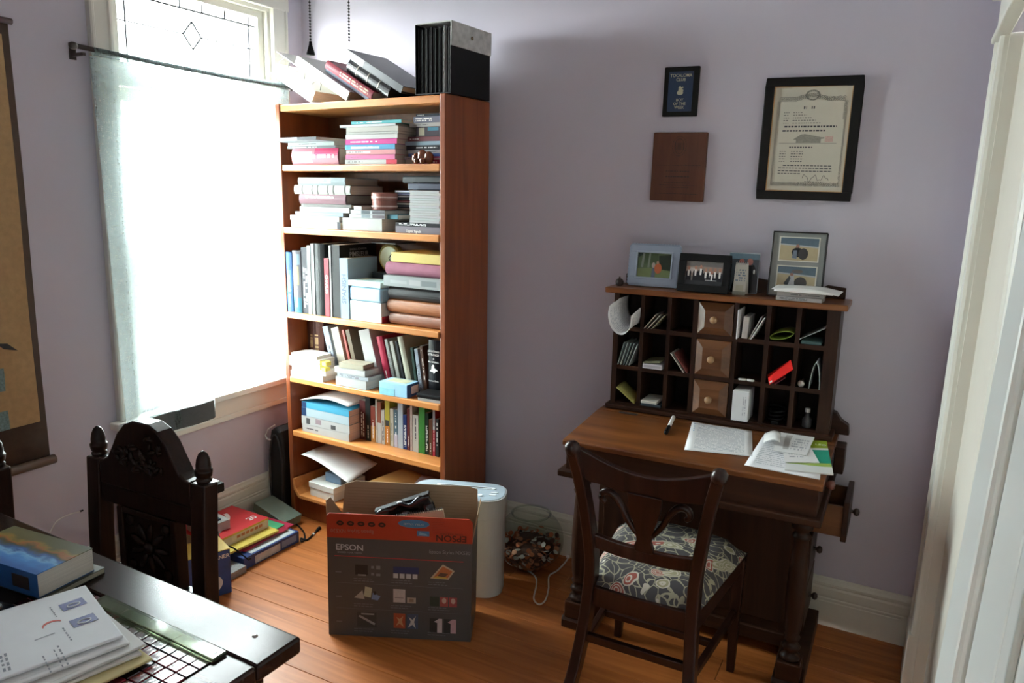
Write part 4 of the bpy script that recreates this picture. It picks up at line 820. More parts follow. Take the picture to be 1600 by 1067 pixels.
sheet('curled_letter','printed letter curling out of the upper corner pigeonhole','letter', curlfn, lined, nu=26, nv=8)
def envs(c, r, n, tilt, cols, label, cat='envelope', name='envelope', h=.1, out=.0, group=None, th=.0022, gap=.013, x=.012, dep=.11):
    (x0,x1),(z0,z1) = hole(c,r)
    for i in range(n):
        m = DM @ T(x0+x+gap*i, HF-out+.002*(i%3), z0+.0008+(th*math.sin(math.radians(tilt+1.5*i)) if tilt > 0 else 0)) @ RY(tilt+1.5*i)
        t = thing(name, label[i] if isinstance(label,(list,tuple)) else label, cat, group if not isinstance(label,(list,tuple)) else None, mw=m)
        MB().box((0,0,0),(th,dep,h)).build('paper_body', col(cols[i%len(cols)],.7,var=.05), t, bevel=.0004); MB().box((-.0006,.01,h*.45),(-.0001,dep-.01,h*.9)).build('flap', col(tuple(q*.85 for q in cols[i%len(cols)]),.7,var=.05), t)
envs(1,2,3,38,[(.62,.58,.50),(.72,.68,.62),(.45,.43,.30)],['grey-beige folded letter leaning in second pigeonhole of top row','cream folded letter leaning in second pigeonhole of top row','olive booklet leaning in second pigeonhole of top row'],h=.072,out=.012,x=.004,gap=.014)
envs(0,1,5,14,[(.30,.35,.34),(.42,.47,.46),(.24,.30,.30)],'grey-green folded paper packed upright under the curled letter',cat='paper',name='folded_paper',h=.092,group='grey folded papers in the first pigeonhole',gap=.011,x=.003)
def flat(c, r, items):
    (x0,x1),(z0,z1) = hole(c,r); z = z0+.0006
    for (lab,cat,nm,cl,th,tilt,w_) in items:
        t = thing(nm, lab, cat, mw=DM @ T(x0+.006,HF-.004,z) @ RY(tilt)); MB().box((0,0,0),(w_,.115,th)).build('paper_body', col(cl,.7,var=.05), t, bevel=.0006); MB().box((.004,-.0005,th*.25),(w_-.004,.0002,th*.75)).build('edge_line', col(tuple(q*.7 for q in cl),.7), t); z += th+.0008+w_*math.sin(math.radians(abs(tilt)))*.5
flat(1,1,[('pale lilac envelope bundle lying in the middle row','envelope','envelope',(.62,.58,.62),.018,0,.074),('green-grey leaflet lying on the lilac bundle','leaflet','leaflet',(.26,.27,.16),.004,-6,.066)])
envs(2,1,2,-38,[(.70,.66,.60),(.24,.06,.05)],['white and cream card leaning in third pigeonhole','dark red card leaning in third pigeonhole'],cat='card',name='greeting_card',h=.088,x=.062,gap=.012,out=.006)
(x0,x1),(z0,z1) = hole(0,0)
sheet('folded_leaflet','yellow-green leaflet leaning in the lower corner pigeonhole','leaflet', lambda u,v:(x0+.004+u*.076, HF-.004+v*.11, z0+.058-.056*u+.006*math.sin(v*3)), col((.50,.47,.14),.6))
flat(1,0,[('dark blue flat packet under the white cards','packet','packet',(.04,.06,.08),.010,0,.078),('white cards lying on the dark packet','card','card_bundle',(.76,.74,.66),.010,0,.062)])
# right half
def upright(c, r, x, w_, h, cl, label, cat, name, tilt=0, out=.01, dep=.11, sub=None):
    (x0,x1),(z0,z1) = hole(c,r); t = thing(name, label, cat, mw=DM @ T(x0+x,HF-out,z0+.0008+w_*math.sin(math.radians(tilt))) @ RY(tilt)); b_ = MB().box((0,0,0),(w_,dep,h)).build('paper_body', col(cl,.65,var=.04), t, bevel=.0008)
    MB().box((w_*.15,-.0006,h*.2),(w_*.85,.0001,h*.8)).build('face_print', col(tuple(q*.93 for q in cl),.65,var=.1), t); return t
upright(4,2,.002,.004,.104,(.78,.78,.82),'white card standing upright beside the top small drawer','card','greeting_card',0,.030)
upright(4,2,.016,.020,.078,(.70,.67,.66),'thick cream notepad block standing in the top row','notepad','notepad',2,.004)
upright(4,2,.043,.003,.090,(.74,.74,.74),'white envelope tilted beside the cream notepad','envelope','envelope',24,.012); upright(4,2,.049,.003,.090,(.78,.78,.80),'outer white envelope tilted beside the cream notepad','envelope','envelope',27,.020)
(x0,x1),(z0,z1) = hole(5,2)
gm = col((.26,.36,.06),.5,var=.1)
sheet('green_brochure','bowed lime green brochure lying in a pigeonhole','brochure', lambda u,v:(x0+.003+.078*(.5-.5*math.cos(u*2*math.pi))*.98, HF-.006+v*.11, z0+.003+.018*(1-math.cos(u*2*math.pi))*.5+.013*math.sin(u*2*math.pi)+.012), gm, nu=30)
(x0,x1),(z0,z1) = hole(6,2)
tag(MB().box((0,0,0),(.066,.11,.012)).build('folded_cloth', col((.05,.10,.10),.8), mw=DM @ T(x0+.006,HF+.004,z0+.0006), bevel=.003), 'dark teal folded cloth in the top corner pigeonhole', 'cloth')
sheet('folded_leaflet','grey leaflet slanting above the dark teal cloth','leaflet', lambda u,v:(x0+.002+u*.078, HF-.004+v*.11, z0+.018+.044*u), col((.42,.45,.43),.6))
(x0,x1),(z0,z1) = hole(4,1)
sc_ = thing('white_tags','pair of small white paper tags lying in middle pigeonhole','tag',mw=DM @ T(x0+.03,HF+.002,z0+.0006))
for dx,a_ in ((0,8),(.028,-12)): MB().lathe([(.001,0),(.013,0),(.015,.003),(.013,.006),(.001,.006)],14,sy=.6,m=T(dx,0,0) @ RZ(a_)).build('paper_tag', paper, sc_, smooth=True)
(x0,x1),(z0,z1) = hole(5,1)
rd = thing('red_envelope','bright red envelope slanting out of a middle pigeonhole','envelope',mw=DM @ T(x0+.020,HF-.034,z0+.004) @ RY(-41) @ RX(24)); redm = col((.78,.02,.015),.45,var=.06)
MB().box((0,0,0),(.098,.065,.0025)).build('body', redm, rd, bevel=.0006); MB().face([(0,0,.0027),(.098,0,.0027),(.070,.05,.0032),(.03,.05,.0032)]).build('flap', col((.70,.015,.012),.45), rd); MB().box((.004,.002,.0032),(.014,.012,.0037)).build('stamp', paper, rd)
rd2 = thing('red_envelope','darker red card slanting behind the bright red envelope','card',mw=DM @ T(x0+.036,HF-.022,z0+.0035) @ RY(-41) @ RX(24)); MB().box((0,0,0),(.045,.055,.003)).build('body', col((.20,.03,.05),.5), rd2, bevel=.0006)
(x0,x1),(z0,z1) = hole(6,1)
ro = thing('metal_spool','small silver round-headed spool in a middle pigeonhole','spool',mw=DM @ T(x0+.018,HF+.006,z0+.0125)); MB().lathe([(.001,0),(.010,0),(.012,.003),(.010,.006),(.004,.007),(.004,.05)],18,m=RX(-90)).build('head', col((.55,.52,.50),.3,metal=.8), ro, smooth=True); MB().lathe([(.005,0),(.005,.02)],10,m=T(0,.05,0) @ RX(-90)).build('stem', dk1, ro)
sheet('folded_letter','white letter folded in a narrow loop in the corner pigeonhole','letter', lambda u,v:(x0+.046+.034*u-.0*v, HF-.012+v*.11, z0+.002+.092*math.sin(u*math.pi)**.6), col((.62,.66,.66),.6), nu=24)
(x0,x1),(z0,z1) = hole(4,0)
wb = thing('white_carton','small white carton standing in the pigeonhole above the papers','box',mw=DM @ T(x0+.004,HF-.018,z0+.0006)); MB().box((0,0,0),(.058,.10,.110),uvface=0).build('body', printed((.78,.79,.80),(.42,.43,.46),rows=2,u=(.2,.85),v=(.62,.86),words=5,vertical=True), wb, bevel=.0015); MB().box((.002,.002,.110),(.056,.098,.1115)).build('top_flap', paper, wb)
(x0,x1),(z0,z1) = hole(5,0)
cl_ = thing('coiled_cable','coil of black cable in the bottom row','cable',mw=DM @ T(x0+.042,HF+.05,z0+.0006)); MB().tube([((.028+.004*math.sin(a*.9))*math.cos(a*.5),(.036)*math.sin(a*.5),.006+.0011*a) for a in range(44)], .0035, 7).build('cord', black, cl_, smooth=True); MB().box((-.012,-.045,.0),(.012,-.030,.012)).build('plug', black, cl_, bevel=.002)
(x0,x1),(z0,z1) = hole(6,0)
gb = thing('glass_bottle','small clear bottle in the bottom corner pigeonhole','bottle',mw=DM @ T(x0+.046,HF+.035,z0+.0006)); MB().lathe([(.001,0),(.016,0),(.018,.004),(.018,.030),(.008,.042),(.007,.055)],18).build('body', col((.05,.05,.055),.2), gb, smooth=True); MB().lathe([(.009,.055),(.009,.068),(.001,.069)],16).build('cap', col((.5,.5,.5),.4), gb)
# ------------------------------------------------------------------ on the lid
LM = T(0,-LH,ZH) @ RX(LIDA)
LMI = LM.inverted()
def lid2(px):
    p = (LMI @ lidpt(px)).xy; p.y = min(p.y, .016); return p
def quadsheet(label, cat, name, corners, mat, z=.0005, parent=None, curl=0):
    c = [Vector((*lid2(p),0)) for p in corners]; o0 = c[0].copy()
    t = thing(name, label, cat, mw=DM @ LM @ T(o0.x,o0.y,z)); c = [p-o0 for p in c]
    def fn(u,v):
        p = (c[0]*(1-u)+c[1]*u)*(1-v)+(c[3]*(1-u)+c[2]*u)*v; p.z = curl*(u*u)*(v*v)+.0006; return p
    MB().grid(fn,10,10).build('sheet', mat, t, smooth=True, solid=.0007); return t
pm1 = printed((.80,.80,.80),(.35,.37,.42),rows=20,u=(.12,.88),v=(.06,.92),words=11,fill=.36,rough=.7,thr=.44)
q = quadsheet('printed letter lying flat on the sloping lid','letter','printed_letter',[(1084,656),(1181,663),(1176,714),(1069,703)],pm1)
cc = [Vector((*lid2(p),0)) for p in ((1084,656),(1089,670))]
for i in range(4): MB().box((-.0015,-.004,.0014),(.0015,.003,.0018)).build('ink_mark', col((.05,.25,.55),.5), q).location = ((lid2((1085.5-i*.5,663+i*3.4))-lid2((1084,656))).x, (lid2((1085.5-i*.5,663+i*3.4))-lid2((1084,656))).y, .0)
quadsheet('large printed sheet spread under the envelopes on the lid','letter','printed_letter',[(1196,676),(1290,686),(1281,750),(1163,727)],printed((.78,.78,.80),(.45,.47,.5),rows=16,u=(.08,.9),v=(.1,.9),words=9,fill=.36,rough=.7))
def block(label, cat, name, corners, mat, z, th, part='body', edge=None):
    c = [lid2(p) for p in corners]; m_ = sum((Vector((*p,0)) for p in c), Vector())/4
    t = thing(name, label, cat, mw=DM @ LM @ T(m_.x,m_.y,z)); MB().prism([(p.x-m_.x,p.y-m_.y) for p in (c[3],c[2],c[1],c[0])],0,th).build(part, edge or mat, t)
    MB().grid(lambda u,v: ((c[0].x*(1-u)+c[1].x*u)*(1-v)+(c[3].x*(1-u)+c[2].x*u)*v-m_.x,(c[0].y*(1-u)+c[1].y*u)*(1-v)+(c[3].y*(1-u)+c[2].y*u)*v-m_.y,th+.0003),1,1).build('printed_face', mat, t); return t
brm = printed((.72,.74,.72),(.2,.3,.2),rows=0,blocks=((0,1,0,.24,(.30,.40,.03)),(0,1,.30,.70,(.03,.33,.22)),(0,1,.70,.80,(.35,.50,.10))),rough=.35,coat=.2)
bro = block('lime and teal green brochure under the envelopes on the lid','brochure','green_brochure',[(1236,690),(1292,689),(1302,744),(1226,736)],brm,.0022,.004,edge=paper)
cc = lid2((1282,698)); mb_ = bro.matrix_world
text(bro,'LEO',.020,col((.75,.78,.65),.5,var=0),T(cc.x-(LMI @ DMI @ bro.matrix_world.translation).x,cc.y-(LMI @ DMI @ bro.matrix_world.translation).y,.0048))
en1 = block('white window envelope lying over the green brochure','envelope','window_envelope',[(1222,700),(1263,697),(1280,727),(1226,726)],printed((.80,.80,.80),(.4,.42,.45),rows=3,u=(.15,.6),v=(.3,.75),words=6),.0075,.002,edge=paper)
en2 = block('crumpled white envelope topmost on the lid papers','envelope','window_envelope',[(1218,675),(1275,681),(1259,717),(1208,709)],printed((.80,.80,.80),(.4,.42,.45),rows=5,u=(.5,.92),v=(.2,.85),words=5,blocks=((.26,.44,.1,.85,(.48,.47,.46)),)),.0105,.0022,edge=paper)
MB().grid(lambda u,v: (-.100+.055*u+.01*v, .045-.085*v-.012*u, .004+.020*math.sin(u*2.2)), 10, 3).build('raised_flap', paper, en2, smooth=True, solid=.0007)
pa, pb = lid2((1040,680)), lid2((1053,654))
pv = (pb-pa); an = math.degrees(math.atan2(pv.y,pv.x)); Lp = pv.length
pen = thing('marker_pen','white marker pen with dark cap lying on the lid','pen',mw=DM @ LM @ T(pa.x,pa.y,.0082) @ RZ(an) @ RY(90))
MB().lathe([(.001,Lp*.38),(.0072,Lp*.38),(.0072,Lp*.98),(.006,Lp),(.001,Lp)],16).build('barrel', printed((.75,.73,.72),(.1,.1,.1),rows=0), pen, smooth=True); MB().lathe([(.001,0),(.007,.002),(.0078,.006),(.0078,Lp*.38),(.001,Lp*.38)],16).build('cap', black, pen, smooth=True); MB().box((-.0098,-.0015,.004),(-.0078,.0015,Lp*.34)).build('clip', black, pen)
# ------------------------------------------------------------------ on the hutch top
HT = hz1+.0213
def frame(label, w_, h, x, y, yaw, lean, fw, fmat, inner, name='framed_photo', depth=.014, cat='photo frame', lift=0):
    t = thing(name, label, cat, mw=DM @ T(x,y,HT+.0004+lift+depth*math.sin(math.radians(lean))) @ RZ(yaw) @ RX(-lean))
    f = MB()
    for (a,b_,c,d_) in ((0,0,w_,fw),(0,h-fw,w_,h),(0,fw,fw,h-fw),(w_-fw,fw,w_,h-fw)): f.box((a,0,b_),(c,depth,d_))
    f.build('frame_moulding', fmat, t, bevel=.0015)
    MB().box((fw*.9,depth*.5,fw*.9),(w_-fw*.9,depth*.9,h-fw*.9)).build('backing', black, t)
    yf = depth+math.tan(math.radians(lean+3))*h*.62; zf = (yf-depth)*math.tan(math.radians(lean))-lift+.0006
    st = MB().prism([(depth,h*.62),(depth+.003,h*.62),(yf,zf),(yf-.003,zf)], w_*.44, w_*.56, ax=0).build('easel_back', black, t)
    inner(t, w_, h, fw, depth); return t
def pic(t, x0, z0, x1, z1, y, polys, bgc, name='photo_print', rough=.25):
    """flat photograph: background and coloured shapes (u,v polygons) as one thin print"""
    mats = [col(bgc, rough, var=.1, scale=60)]; m_ = MB().face([(x0,y,z0),(x1,y,z0),(x1,y,z1),(x0,y,z1)])
    for k_,(c,pl) in enumerate(polys): mats.append(col(c, rough, var=.15, scale=90)); m_.face([(x0+(x1-x0)*u, y-.00012*(k_+1), z0+(z1-z0)*v) for u,v in pl], mi=k_+1)
    return m_.build(name, mats, t)
def ell(cx, cy, rx, ry, n=12): return [(cx+rx*math.cos(6.2832*i/n), cy+ry*math.sin(6.2832*i/n)) for i in range(n)]
def bluein(t, w_, h, fw, dp):
    pic(t, fw*1.0, fw*1.0, w_-fw, h-fw, dp*.45, [((.16,.20,.08),[(0,0),(1,0),(1,.45),(0,.35)]),((.02,.035,.02),[(0,.8),(.25,1),(0,1)]),((.05,.08,.03),[(.2,.55),(.6,.6),(.6,1),(.2,1)]),((.22,.25,.20),[(.1,.4),(.14,1),(.2,1),(.17,.4)]),((.20,.23,.17),[(.3,.4),(.33,1),(.38,1),(.36,.4)]),((.02,.03,.015),[(.66,.35),(.62,.9),(.98,.95),(1,.3)]),((.42,.36,.30),ell(.48,.5,.05,.12)),((.10,.12,.15),[(.43,0),(.45,.4),(.53,.4),(.54,0)]),((.45,.12,.04),ell(.62,.38,.11,.22)),((.35,.22,.15),ell(.6,.62,.04,.07))], (.08,.12,.05))
    n = 17
    sc = MB()
    for i in range(n):
        for (z_) in (0,h): sc.lathe([(.001,0),(.0085,0),(.0085,.010),(.001,.010)],10,m=T(w_*(i+.5)/n,.011,z_) @ RX(90))
    for i in range(12):
        for x_ in (0,w_): sc.lathe([(.001,0),(.0085,0),(.0085,.010),(.001,.010)],10,m=T(x_,.011,h*(i+.5)/12) @ RX(90))
    sc.build('scalloped_edge', col((.28,.33,.42),.35,var=.1), t)
    for k_,(a,b_,c,d_) in enumerate(((fw-.006,fw-.006,w_-fw+.006,fw),(fw-.006,h-fw,w_-fw+.006,h-fw+.006),(fw-.006,fw,fw,h-fw),(w_-fw,fw,w_-fw+.006,h-fw))): MB().box((a,-.003,b_),(c,.006,d_)).build('inner_lip', col((.36,.42,.50),.3), t, bevel=.0015)
p = dl((983,447),-.10); frame('pale blue scalloped photo frame standing on the hutch', .182, .146, p.x, -.108, 4, 10, .027, col((.30,.35,.44),.35,var=.06), bluein, lift=.0088)
def groupin(t, w_, h, fw, dp):
    pl = [((.30,.24,.20),[(0,.35),(1,.35),(1,.78),(0,.78)]),((.45,.40,.36),[(.06,.5),(.3,.5),(.3,.72),(.06,.72)])]
    for cx, hy in ((.08,.70),(.27,.72),(.41,.76),(.55,.64),(.67,.66),(.80,.66),(.93,.66)):
        pl += [((.015,.015,.018),[(cx-.075,0),(cx-.07,hy-.16),(cx-.02,hy-.08),(cx+.02,hy-.08),(cx+.07,hy-.16),(cx+.075,0)]),((.75,.73,.70),[(cx-.022,hy-.34),(cx-.03,hy-.08),(cx+.03,hy-.08),(cx+.022,hy-.34)]),((.42,.22,.16),ell(cx,hy,.036,.085))]
    cx, hy = .72,.55; pl += [((.015,.015,.018),[(cx-.075,0),(cx-.06,hy-.14),(cx+.06,hy-.14),(cx+.075,0)]),((.75,.73,.70),[(cx-.02,hy-.34),(cx-.03,hy-.08),(cx+.03,hy-.08),(cx+.02,hy-.34)]),((.42,.20,.15),ell(cx,hy,.036,.085))]
    pl += [((.03,.032,.033),[(0,0),(1,0),(1,.18),(0,.18)]),((.5,.5,.48),[(.55,.2),(.86,.2),(.86,.225),(.55,.225)])]
    pic(t, fw, fw, w_-fw, h-fw, dp*.45, pl, (.17,.16,.15))
p = dl((1059,455),-.13); frame('black photo frame with a group photograph on the hutch', .186, .138, p.x, -.150, -2, 9, .026, col((.007,.007,.007),.5,spec=.2), groupin)
# desk calendar and propped photograph
p = dl((1144,457),-.12); cal = thing('desk_calendar','narrow white standing calendar beside the black photo frame','calendar',mw=DM @ T(p.x+.002,-.128,HT) @ RZ(-6))
MB().face([(0,0,0),(.045,0,0),(.045,.018,.112),(0,.018,.112)],uv=[(0,0),(1,0),(1,1),(0,1)]).face([(0,.040,0),(.045,.040,0),(.045,.018,.112),(0,.018,.112)]).build('card', printed((.70,.70,.64),(.12,.2,.3),rows=5,u=(.12,.88),v=(.42,.82),words=1.6,fill=.5,thr=.5,blocks=((0,1,0,.12,(.34,.36,.30)),(.2,.8,.14,.32,(.58,.57,.46)))), cal, solid=.0008)
cw = MB()
for i in range(6): cw.tube([(.004+.0075*i,.018+.005*math.cos(a*.785),.112+.005*math.sin(a*.785)) for a in range(9)],.0008,5)
cw.build('wire_binding', col((.5,.5,.5),.3,metal=.8), cal)
p = dl((1134,450),-.07); ph = thing('propped_photo','glossy portrait snapshot in clear stand behind the calendar','photograph',mw=DM @ T(p.x+.004,-.074,HT+.0012) @ RX(-8))
pic(ph,0,.002,.105,.142,0,[((.10,.16,.20),[(0,.86),(1,.86),(1,1),(0,1)]),((.30,.10,.08),ell(.42,.78,.10,.09)),((.34,.14,.11),ell(.70,.80,.10,.09)),((.01,.01,.012),[(.1,0),(.3,.68),(.56,.70),(.6,0)]),((.012,.012,.014),[(.55,0),(.6,.7),(.85,.72),(1,.4),(1,0)]),((.25,.24,.24),[(.62,.1),(.66,.35),(.72,.2)]),((.5,.48,.45),ell(.86,.55,.03,.06))],(.06,.07,.08)); MB().box((-.002,.0006,0),(.107,.003,.146)).build('clear_stand', col((.35,.38,.4),.1), ph)
def twoin(t, w_, h, fw, dp):
    MB().box((fw,dp*.40,fw),(w_-fw,dp*.5,h-fw)).build('mat_board', col((.24,.26,.25),.6,var=.03), t)
    for k_,(z0,z1) in enumerate(((.128,.206),(.026,.106))):
        MB().box((.024,dp*.30,z0-.004),(w_-.022,dp*.41,z1+.004)).build('mat_bevel', col((.66,.66,.58),.6), t)
        sea = ((.10,.15,.19),[(0,.72),(1,.62),(1,1),(0,1)]); foam = ((.42,.46,.47),[(0,.68),(1,.58),(1,.64),(0,.74)])
        fig = [((.012,.014,.016),ell(.46,.36,.15,.22)),((.16,.20,.26),[(.33,.1),(.36,.45),(.45,.45),(.46,.08)]),((.05,.05,.05),ell(.62,.30,.13,.26)),((.30,.16,.12),ell(.46,.64,.05,.08))] if k_ == 0 else [((.05,.05,.045),ell(.62,.30,.17,.27)),((.42,.44,.46),[(.26,.02),(.34,.62),(.44,.66),(.48,.02)]),((.05,.06,.06),[(.18,.25),(.32,.6),(.36,.5),(.28,.1)]),((.13,.12,.11),ell(.52,.80,.15,.08)),((.30,.16,.12),ell(.38,.66,.05,.07))]
        pic(t,.028,z0,w_-.026,z1,dp*.28,[sea,foam]+fig,(.46,.39,.24))
p = dl((1199,457),-.08); frame('tall thin black frame holding two beach snapshots', .180, .228, p.x, -.088, 0, 8, .004, col((.02,.02,.022),.3), twoin)
p = dl((976,441),-.10); ac = thing('carved_nut','small dark round carved nut at the hutch corner','ornament',mw=DM @ T(p.x-.010,-.130,HT+.0003)); MB().lathe([(.001,0),(.010,.001),(.0155,.009),(.0155,.019),(.010,.027),(.001,.030)],16).build('body', col((.03,.015,.012),.6,var=.5,scale=80,bump=.6), ac, smooth=True); MB().lathe([(.004,.029),(.003,.035),(.001,.036)],8).build('stem', dk1, ac)
p = dl((1212,474),-.165)
for i,lab in enumerate(('lower slim white paperback lying on the hutch top','upper slim white paperback lying on the hutch top')):
    book(lab,.148,.0135,.078,(.76,.73,.72),DM @ T(p.x+.003*i,-.176+.003*i,HT+.0004+.0140*i) @ RZ(-3+2*i),kind=(1,2)[i],seed=i,ink=(.15,.15,.16))
fp_ = thing('folded_paper','creased white paper folded over the slim paperbacks','paper',mw=DM @ T(p.x-.016,-.186,HT+.0288) @ RZ(-4))
MB().grid(lambda u,v: (u*.215, v*.10, .004+.010*abs(math.sin(u*2.4+.4))*(1-v*.3)-.020*max(0,u-.72)*1.2+.006*v), 18, 6).build('sheet', paper, fp_, smooth=True, solid=.0008); MB().grid(lambda u,v: (.01+u*.19, -.002+.003*v, .002+.016*v*abs(math.sin(u*2.4+.4))), 16, 2).build('folded_edge', paper, fp_, smooth=True, solid=.0006)
# ------------------------------------------------------------------ wall pieces
def plaque(name, label, cat, pxs, th, mat, bev=.003):
    c = [on(p,1,-.004) for p in pxs]; x0 = (c[0].x+c[3].x)/2; x1 = (c[1].x+c[2].x)/2; z1 = (c[0].z+c[1].z)/2; z0 = (c[2].z+c[3].z)/2
    t = thing(name, label, cat, mw=T(x0,-.0012,z0)); MB().box((0,-th,0),(x1-x0,0,z1-z0)).build('board', mat, t, bevel=bev); return t, x1-x0, z1-z0
t, w_, h = plaque('award_plaque','small dark plaque with navy plate reading Boy of the Week','plaque',[(1039.5,105.6),(1094.3,103.6),(1089.9,181.9),(1036.3,182.9)],.014,col((.009,.0085,.007),.45,spec=.2))
MB().box((w_*.14,-.0155,h*.10),(w_*.84,-.0138,h*.90)).build('metal_plate', col((.02,.04,.09),.3,var=.05), t)
gold = col((.55,.53,.36),.4,var=0)
for s_,v_,sz in (('TOCALOMA',.82,.0155),('CLUB',.735,.0155),('BOY',.33,.0145),('OF THE',.255,.0145),('WEEK',.18,.0145)): text(t,s_,sz,gold,T(w_*.49,-.0158,h*v_) @ RX(90),sx=.95,bold=.012)
em = MB(); cx_, cz_ = w_*.49, h*.53
for pl in ([(-.010,-.012),(.010,-.012),(.012,.0),(.004,.006),(-.006,.004)],[(-.008,.006),(-.001,.016),(.003,.010),(.010,.012),(.012,.007),(.002,.004)],ell(0,-.010,.012,.008)): em.face([(cx_+u,-.0158-.0001*len(pl),cz_+v) for u,v in pl])
em.build('crest', gold, t)
t, w_, h = plaque('wooden_plaque','walnut brown wooden plaque with engraved crest and lettering','plaque',[(1022.9,207.5),(1107,206.7),(1100.2,315.2),(1016.8,313.5)],.018,wood((.085,.028,.014),(.135,.048,.024),axis=2,rough=.4,scale=7,name='plaque_wood'),.004)
eng = col((.014,.006,.004),.5,var=0)
cr_ = MB()
for a in range(26):
    for rx,rz in ((.026,.036),(.018,.027)): cr_.box((-.0022,-.0006,-.0008),(.0022,0,.0008),m=T(w_*.5+rx*math.cos(a*.2417),-.0182,h*.80+rz*math.sin(a*.2417)) @ RY(-math.degrees(a*.2417)+90))
for k_ in range(-3,4): cr_.box((w_*.5+k_*.005-.0008,-.0188,h*.745),(w_*.5+k_*.005+.0008,-.0182,h*.85))
cr_.build('engraved_crest', eng, t)
en = MB()
rn = random.Random(11)
for v_,half,th_ in ((.525,.42,.0016),(.44,.22,.003),(.36,.22,.0042),(.27,.24,.002),(.235,.33,.002),(.20,.22,.002),(.11,.40,.002)):
    x_ = .5-half
    while x_ < .5+half:
        d_ = rn.uniform(.012,.05); en.box((w_*x_,-.0187,h*v_-th_/2),(w_*min(x_+d_,.5+half),-.0182,h*v_+th_/2)); x_ += d_+.012
en.build('engraved_lines', eng, t)
t, w_, h = plaque('framed_certificate','large black framed certificate with ornate border on the wall','certificate',[(1198.9,122.7),(1351.4,118.3),(1329.5,315.7),(1183,309.8)],.010,black)
fw = .030; f = MB()
for (a,b_,c,d_) in ((0,0,w_,fw),(0,h-fw,w_,h),(0,fw,fw,h-fw),(w_-fw,fw,w_,h-fw)): f.box((a,-.022,b_),(c,-.009,d_))
f.build('frame_moulding', col((.007,.0065,.006),.45,spec=.2), t, bevel=.003)
g_ = MB()
for (a,b_,c,d_) in ((fw-.0005,fw-.0005,w_-fw,fw+.0025),(fw,h-fw-.0025,w_-fw,h-fw),(fw,fw,fw+.0025,h-fw),(w_-fw-.0025,fw,w_-fw,h-fw)): g_.box((a,-.018,b_),(c,-.010,d_))
g_.build('gilt_slip', col((.50,.30,.12),.4), t)
cp = MB().face([(fw,-.0112,fw),(w_-fw,-.0112,fw),(w_-fw,-.0112,h-fw),(fw,-.0112,h-fw)]).build('paper', col((.62,.60,.50),.6,var=.03), t)
cw_, ch_ = w_-2*fw, h-2*fw
grey = col((.20,.20,.17),.6,var=0); ink = col((.05,.05,.06),.6,var=0)
bo = MB(); rn = random.Random(3)
def curl(cx,cz,r):
    n_ = 9; ph_ = rn.uniform(0,6.28); pts = [(cx+r*(1-.07*i)*math.cos(ph_+i*.7),-.0116,cz+r*(1-.07*i)*math.sin(ph_+i*.7)) for i in range(n_)]; bo.tube(pts,.0008,4)
for i in range(34):
    u = (i+.5)/34
    for k_ in range(2): curl(fw+.018+(cw_-.036)*u+rn.uniform(-.002,.002), fw+.022+.006*k_, .0042); curl(fw+.022+(cw_-.044)*u, h-fw-.046+.007*k_+.014*max(0,1-abs(u-.5)*4), .0045)
for i in range(46):
    v = (i+.5)/46
    for k_ in range(2 if i in range(36,46) else 1): curl(fw+.016+.005*k_, fw+.02+(ch_-.07)*v, .0034); curl(w_-fw-.016-.005*k_, fw+.02+(ch_-.07)*v, .0034)
for i in range(40): a_ = i*.157; curl(w_*.5+.021*math.cos(a_), h-fw-.030+.015*math.sin(a_), .003)
bo.build('ornate_border', grey, cp)
tx = MB()
def tline(u0,u1,v,th_,dens=.03): 
    x_ = u0
    while x_ < u1:
        d_ = rn.uniform(.4,1)*dens; tx.face([(fw+cw_*x_,-.0115,fw+ch_*v-th_/2),(fw+cw_*min(x_+d_,u1),-.0115,fw+ch_*v-th_/2),(fw+cw_*min(x_+d_,u1),-.0115,fw+ch_*v+th_/2),(fw+cw_*x_,-.0115,fw+ch_*v+th_/2)]); x_ += d_+.012
for u0,u1 in ((.40,.44),(.50,.55)): tline(u0,u1,.80,.009,.02)
for i in range(5): tline(.15,.22,.755-.025*i,.0022); tline(.27,.27+.12+.06*i,.755-.025*i,.0022)
tline(.17,.84,.622,.0055,.045); tline(.15,.70,.582,.0055,.045); tline(.26,.56,.425,.004)
for i in range(5): tline(.14,.22,.385-.024*i,.0022); tline(.29,.45,.385-.024*i,.0024)
for i in range(4): tline(.14 if i else .2,.84 if i < 3 else .45,.25-.026*i,.0028,.05)
tline(.50,.74,.095,.0022); tx.build('printed_text', ink, cp)
bd = MB()
bp_ = [(.30,.500),(.40,.548),(.45,.552),(.68,.52),(.70,.525),(.70,.508),(.66,.505),(.66,.468),(.34,.468),(.34,.495)]
bd.face([(fw+cw_*u,-.0115,fw+ch_*v) for u,v in bp_]); bd.build('building_engraving', col((.30,.29,.24),.6,var=.4,scale=200), cp)
MB().box((fw+cw_*.12,-.0117,fw+ch_*.462),(fw+cw_*.86,-.0113,fw+ch_*.465)).build('ground_line', ink, cp)
MB().box((fw+cw_*.71,-.0116,fw+ch_*.475),(fw+cw_*.81,-.0113,fw+ch_*.53)).build('red_seal', col((.60,.42,.36),.6,var=.2,scale=200), cp)
MB().tube([(fw+cw_*(.47+.34*s),-.0118,fw+ch_*(.13+.035*math.sin(s*17)*(1-s*.5)+.01*math.sin(s*41))) for s in [i/60 for i in range(61)]],.0007,5).build('signature', ink, cp)
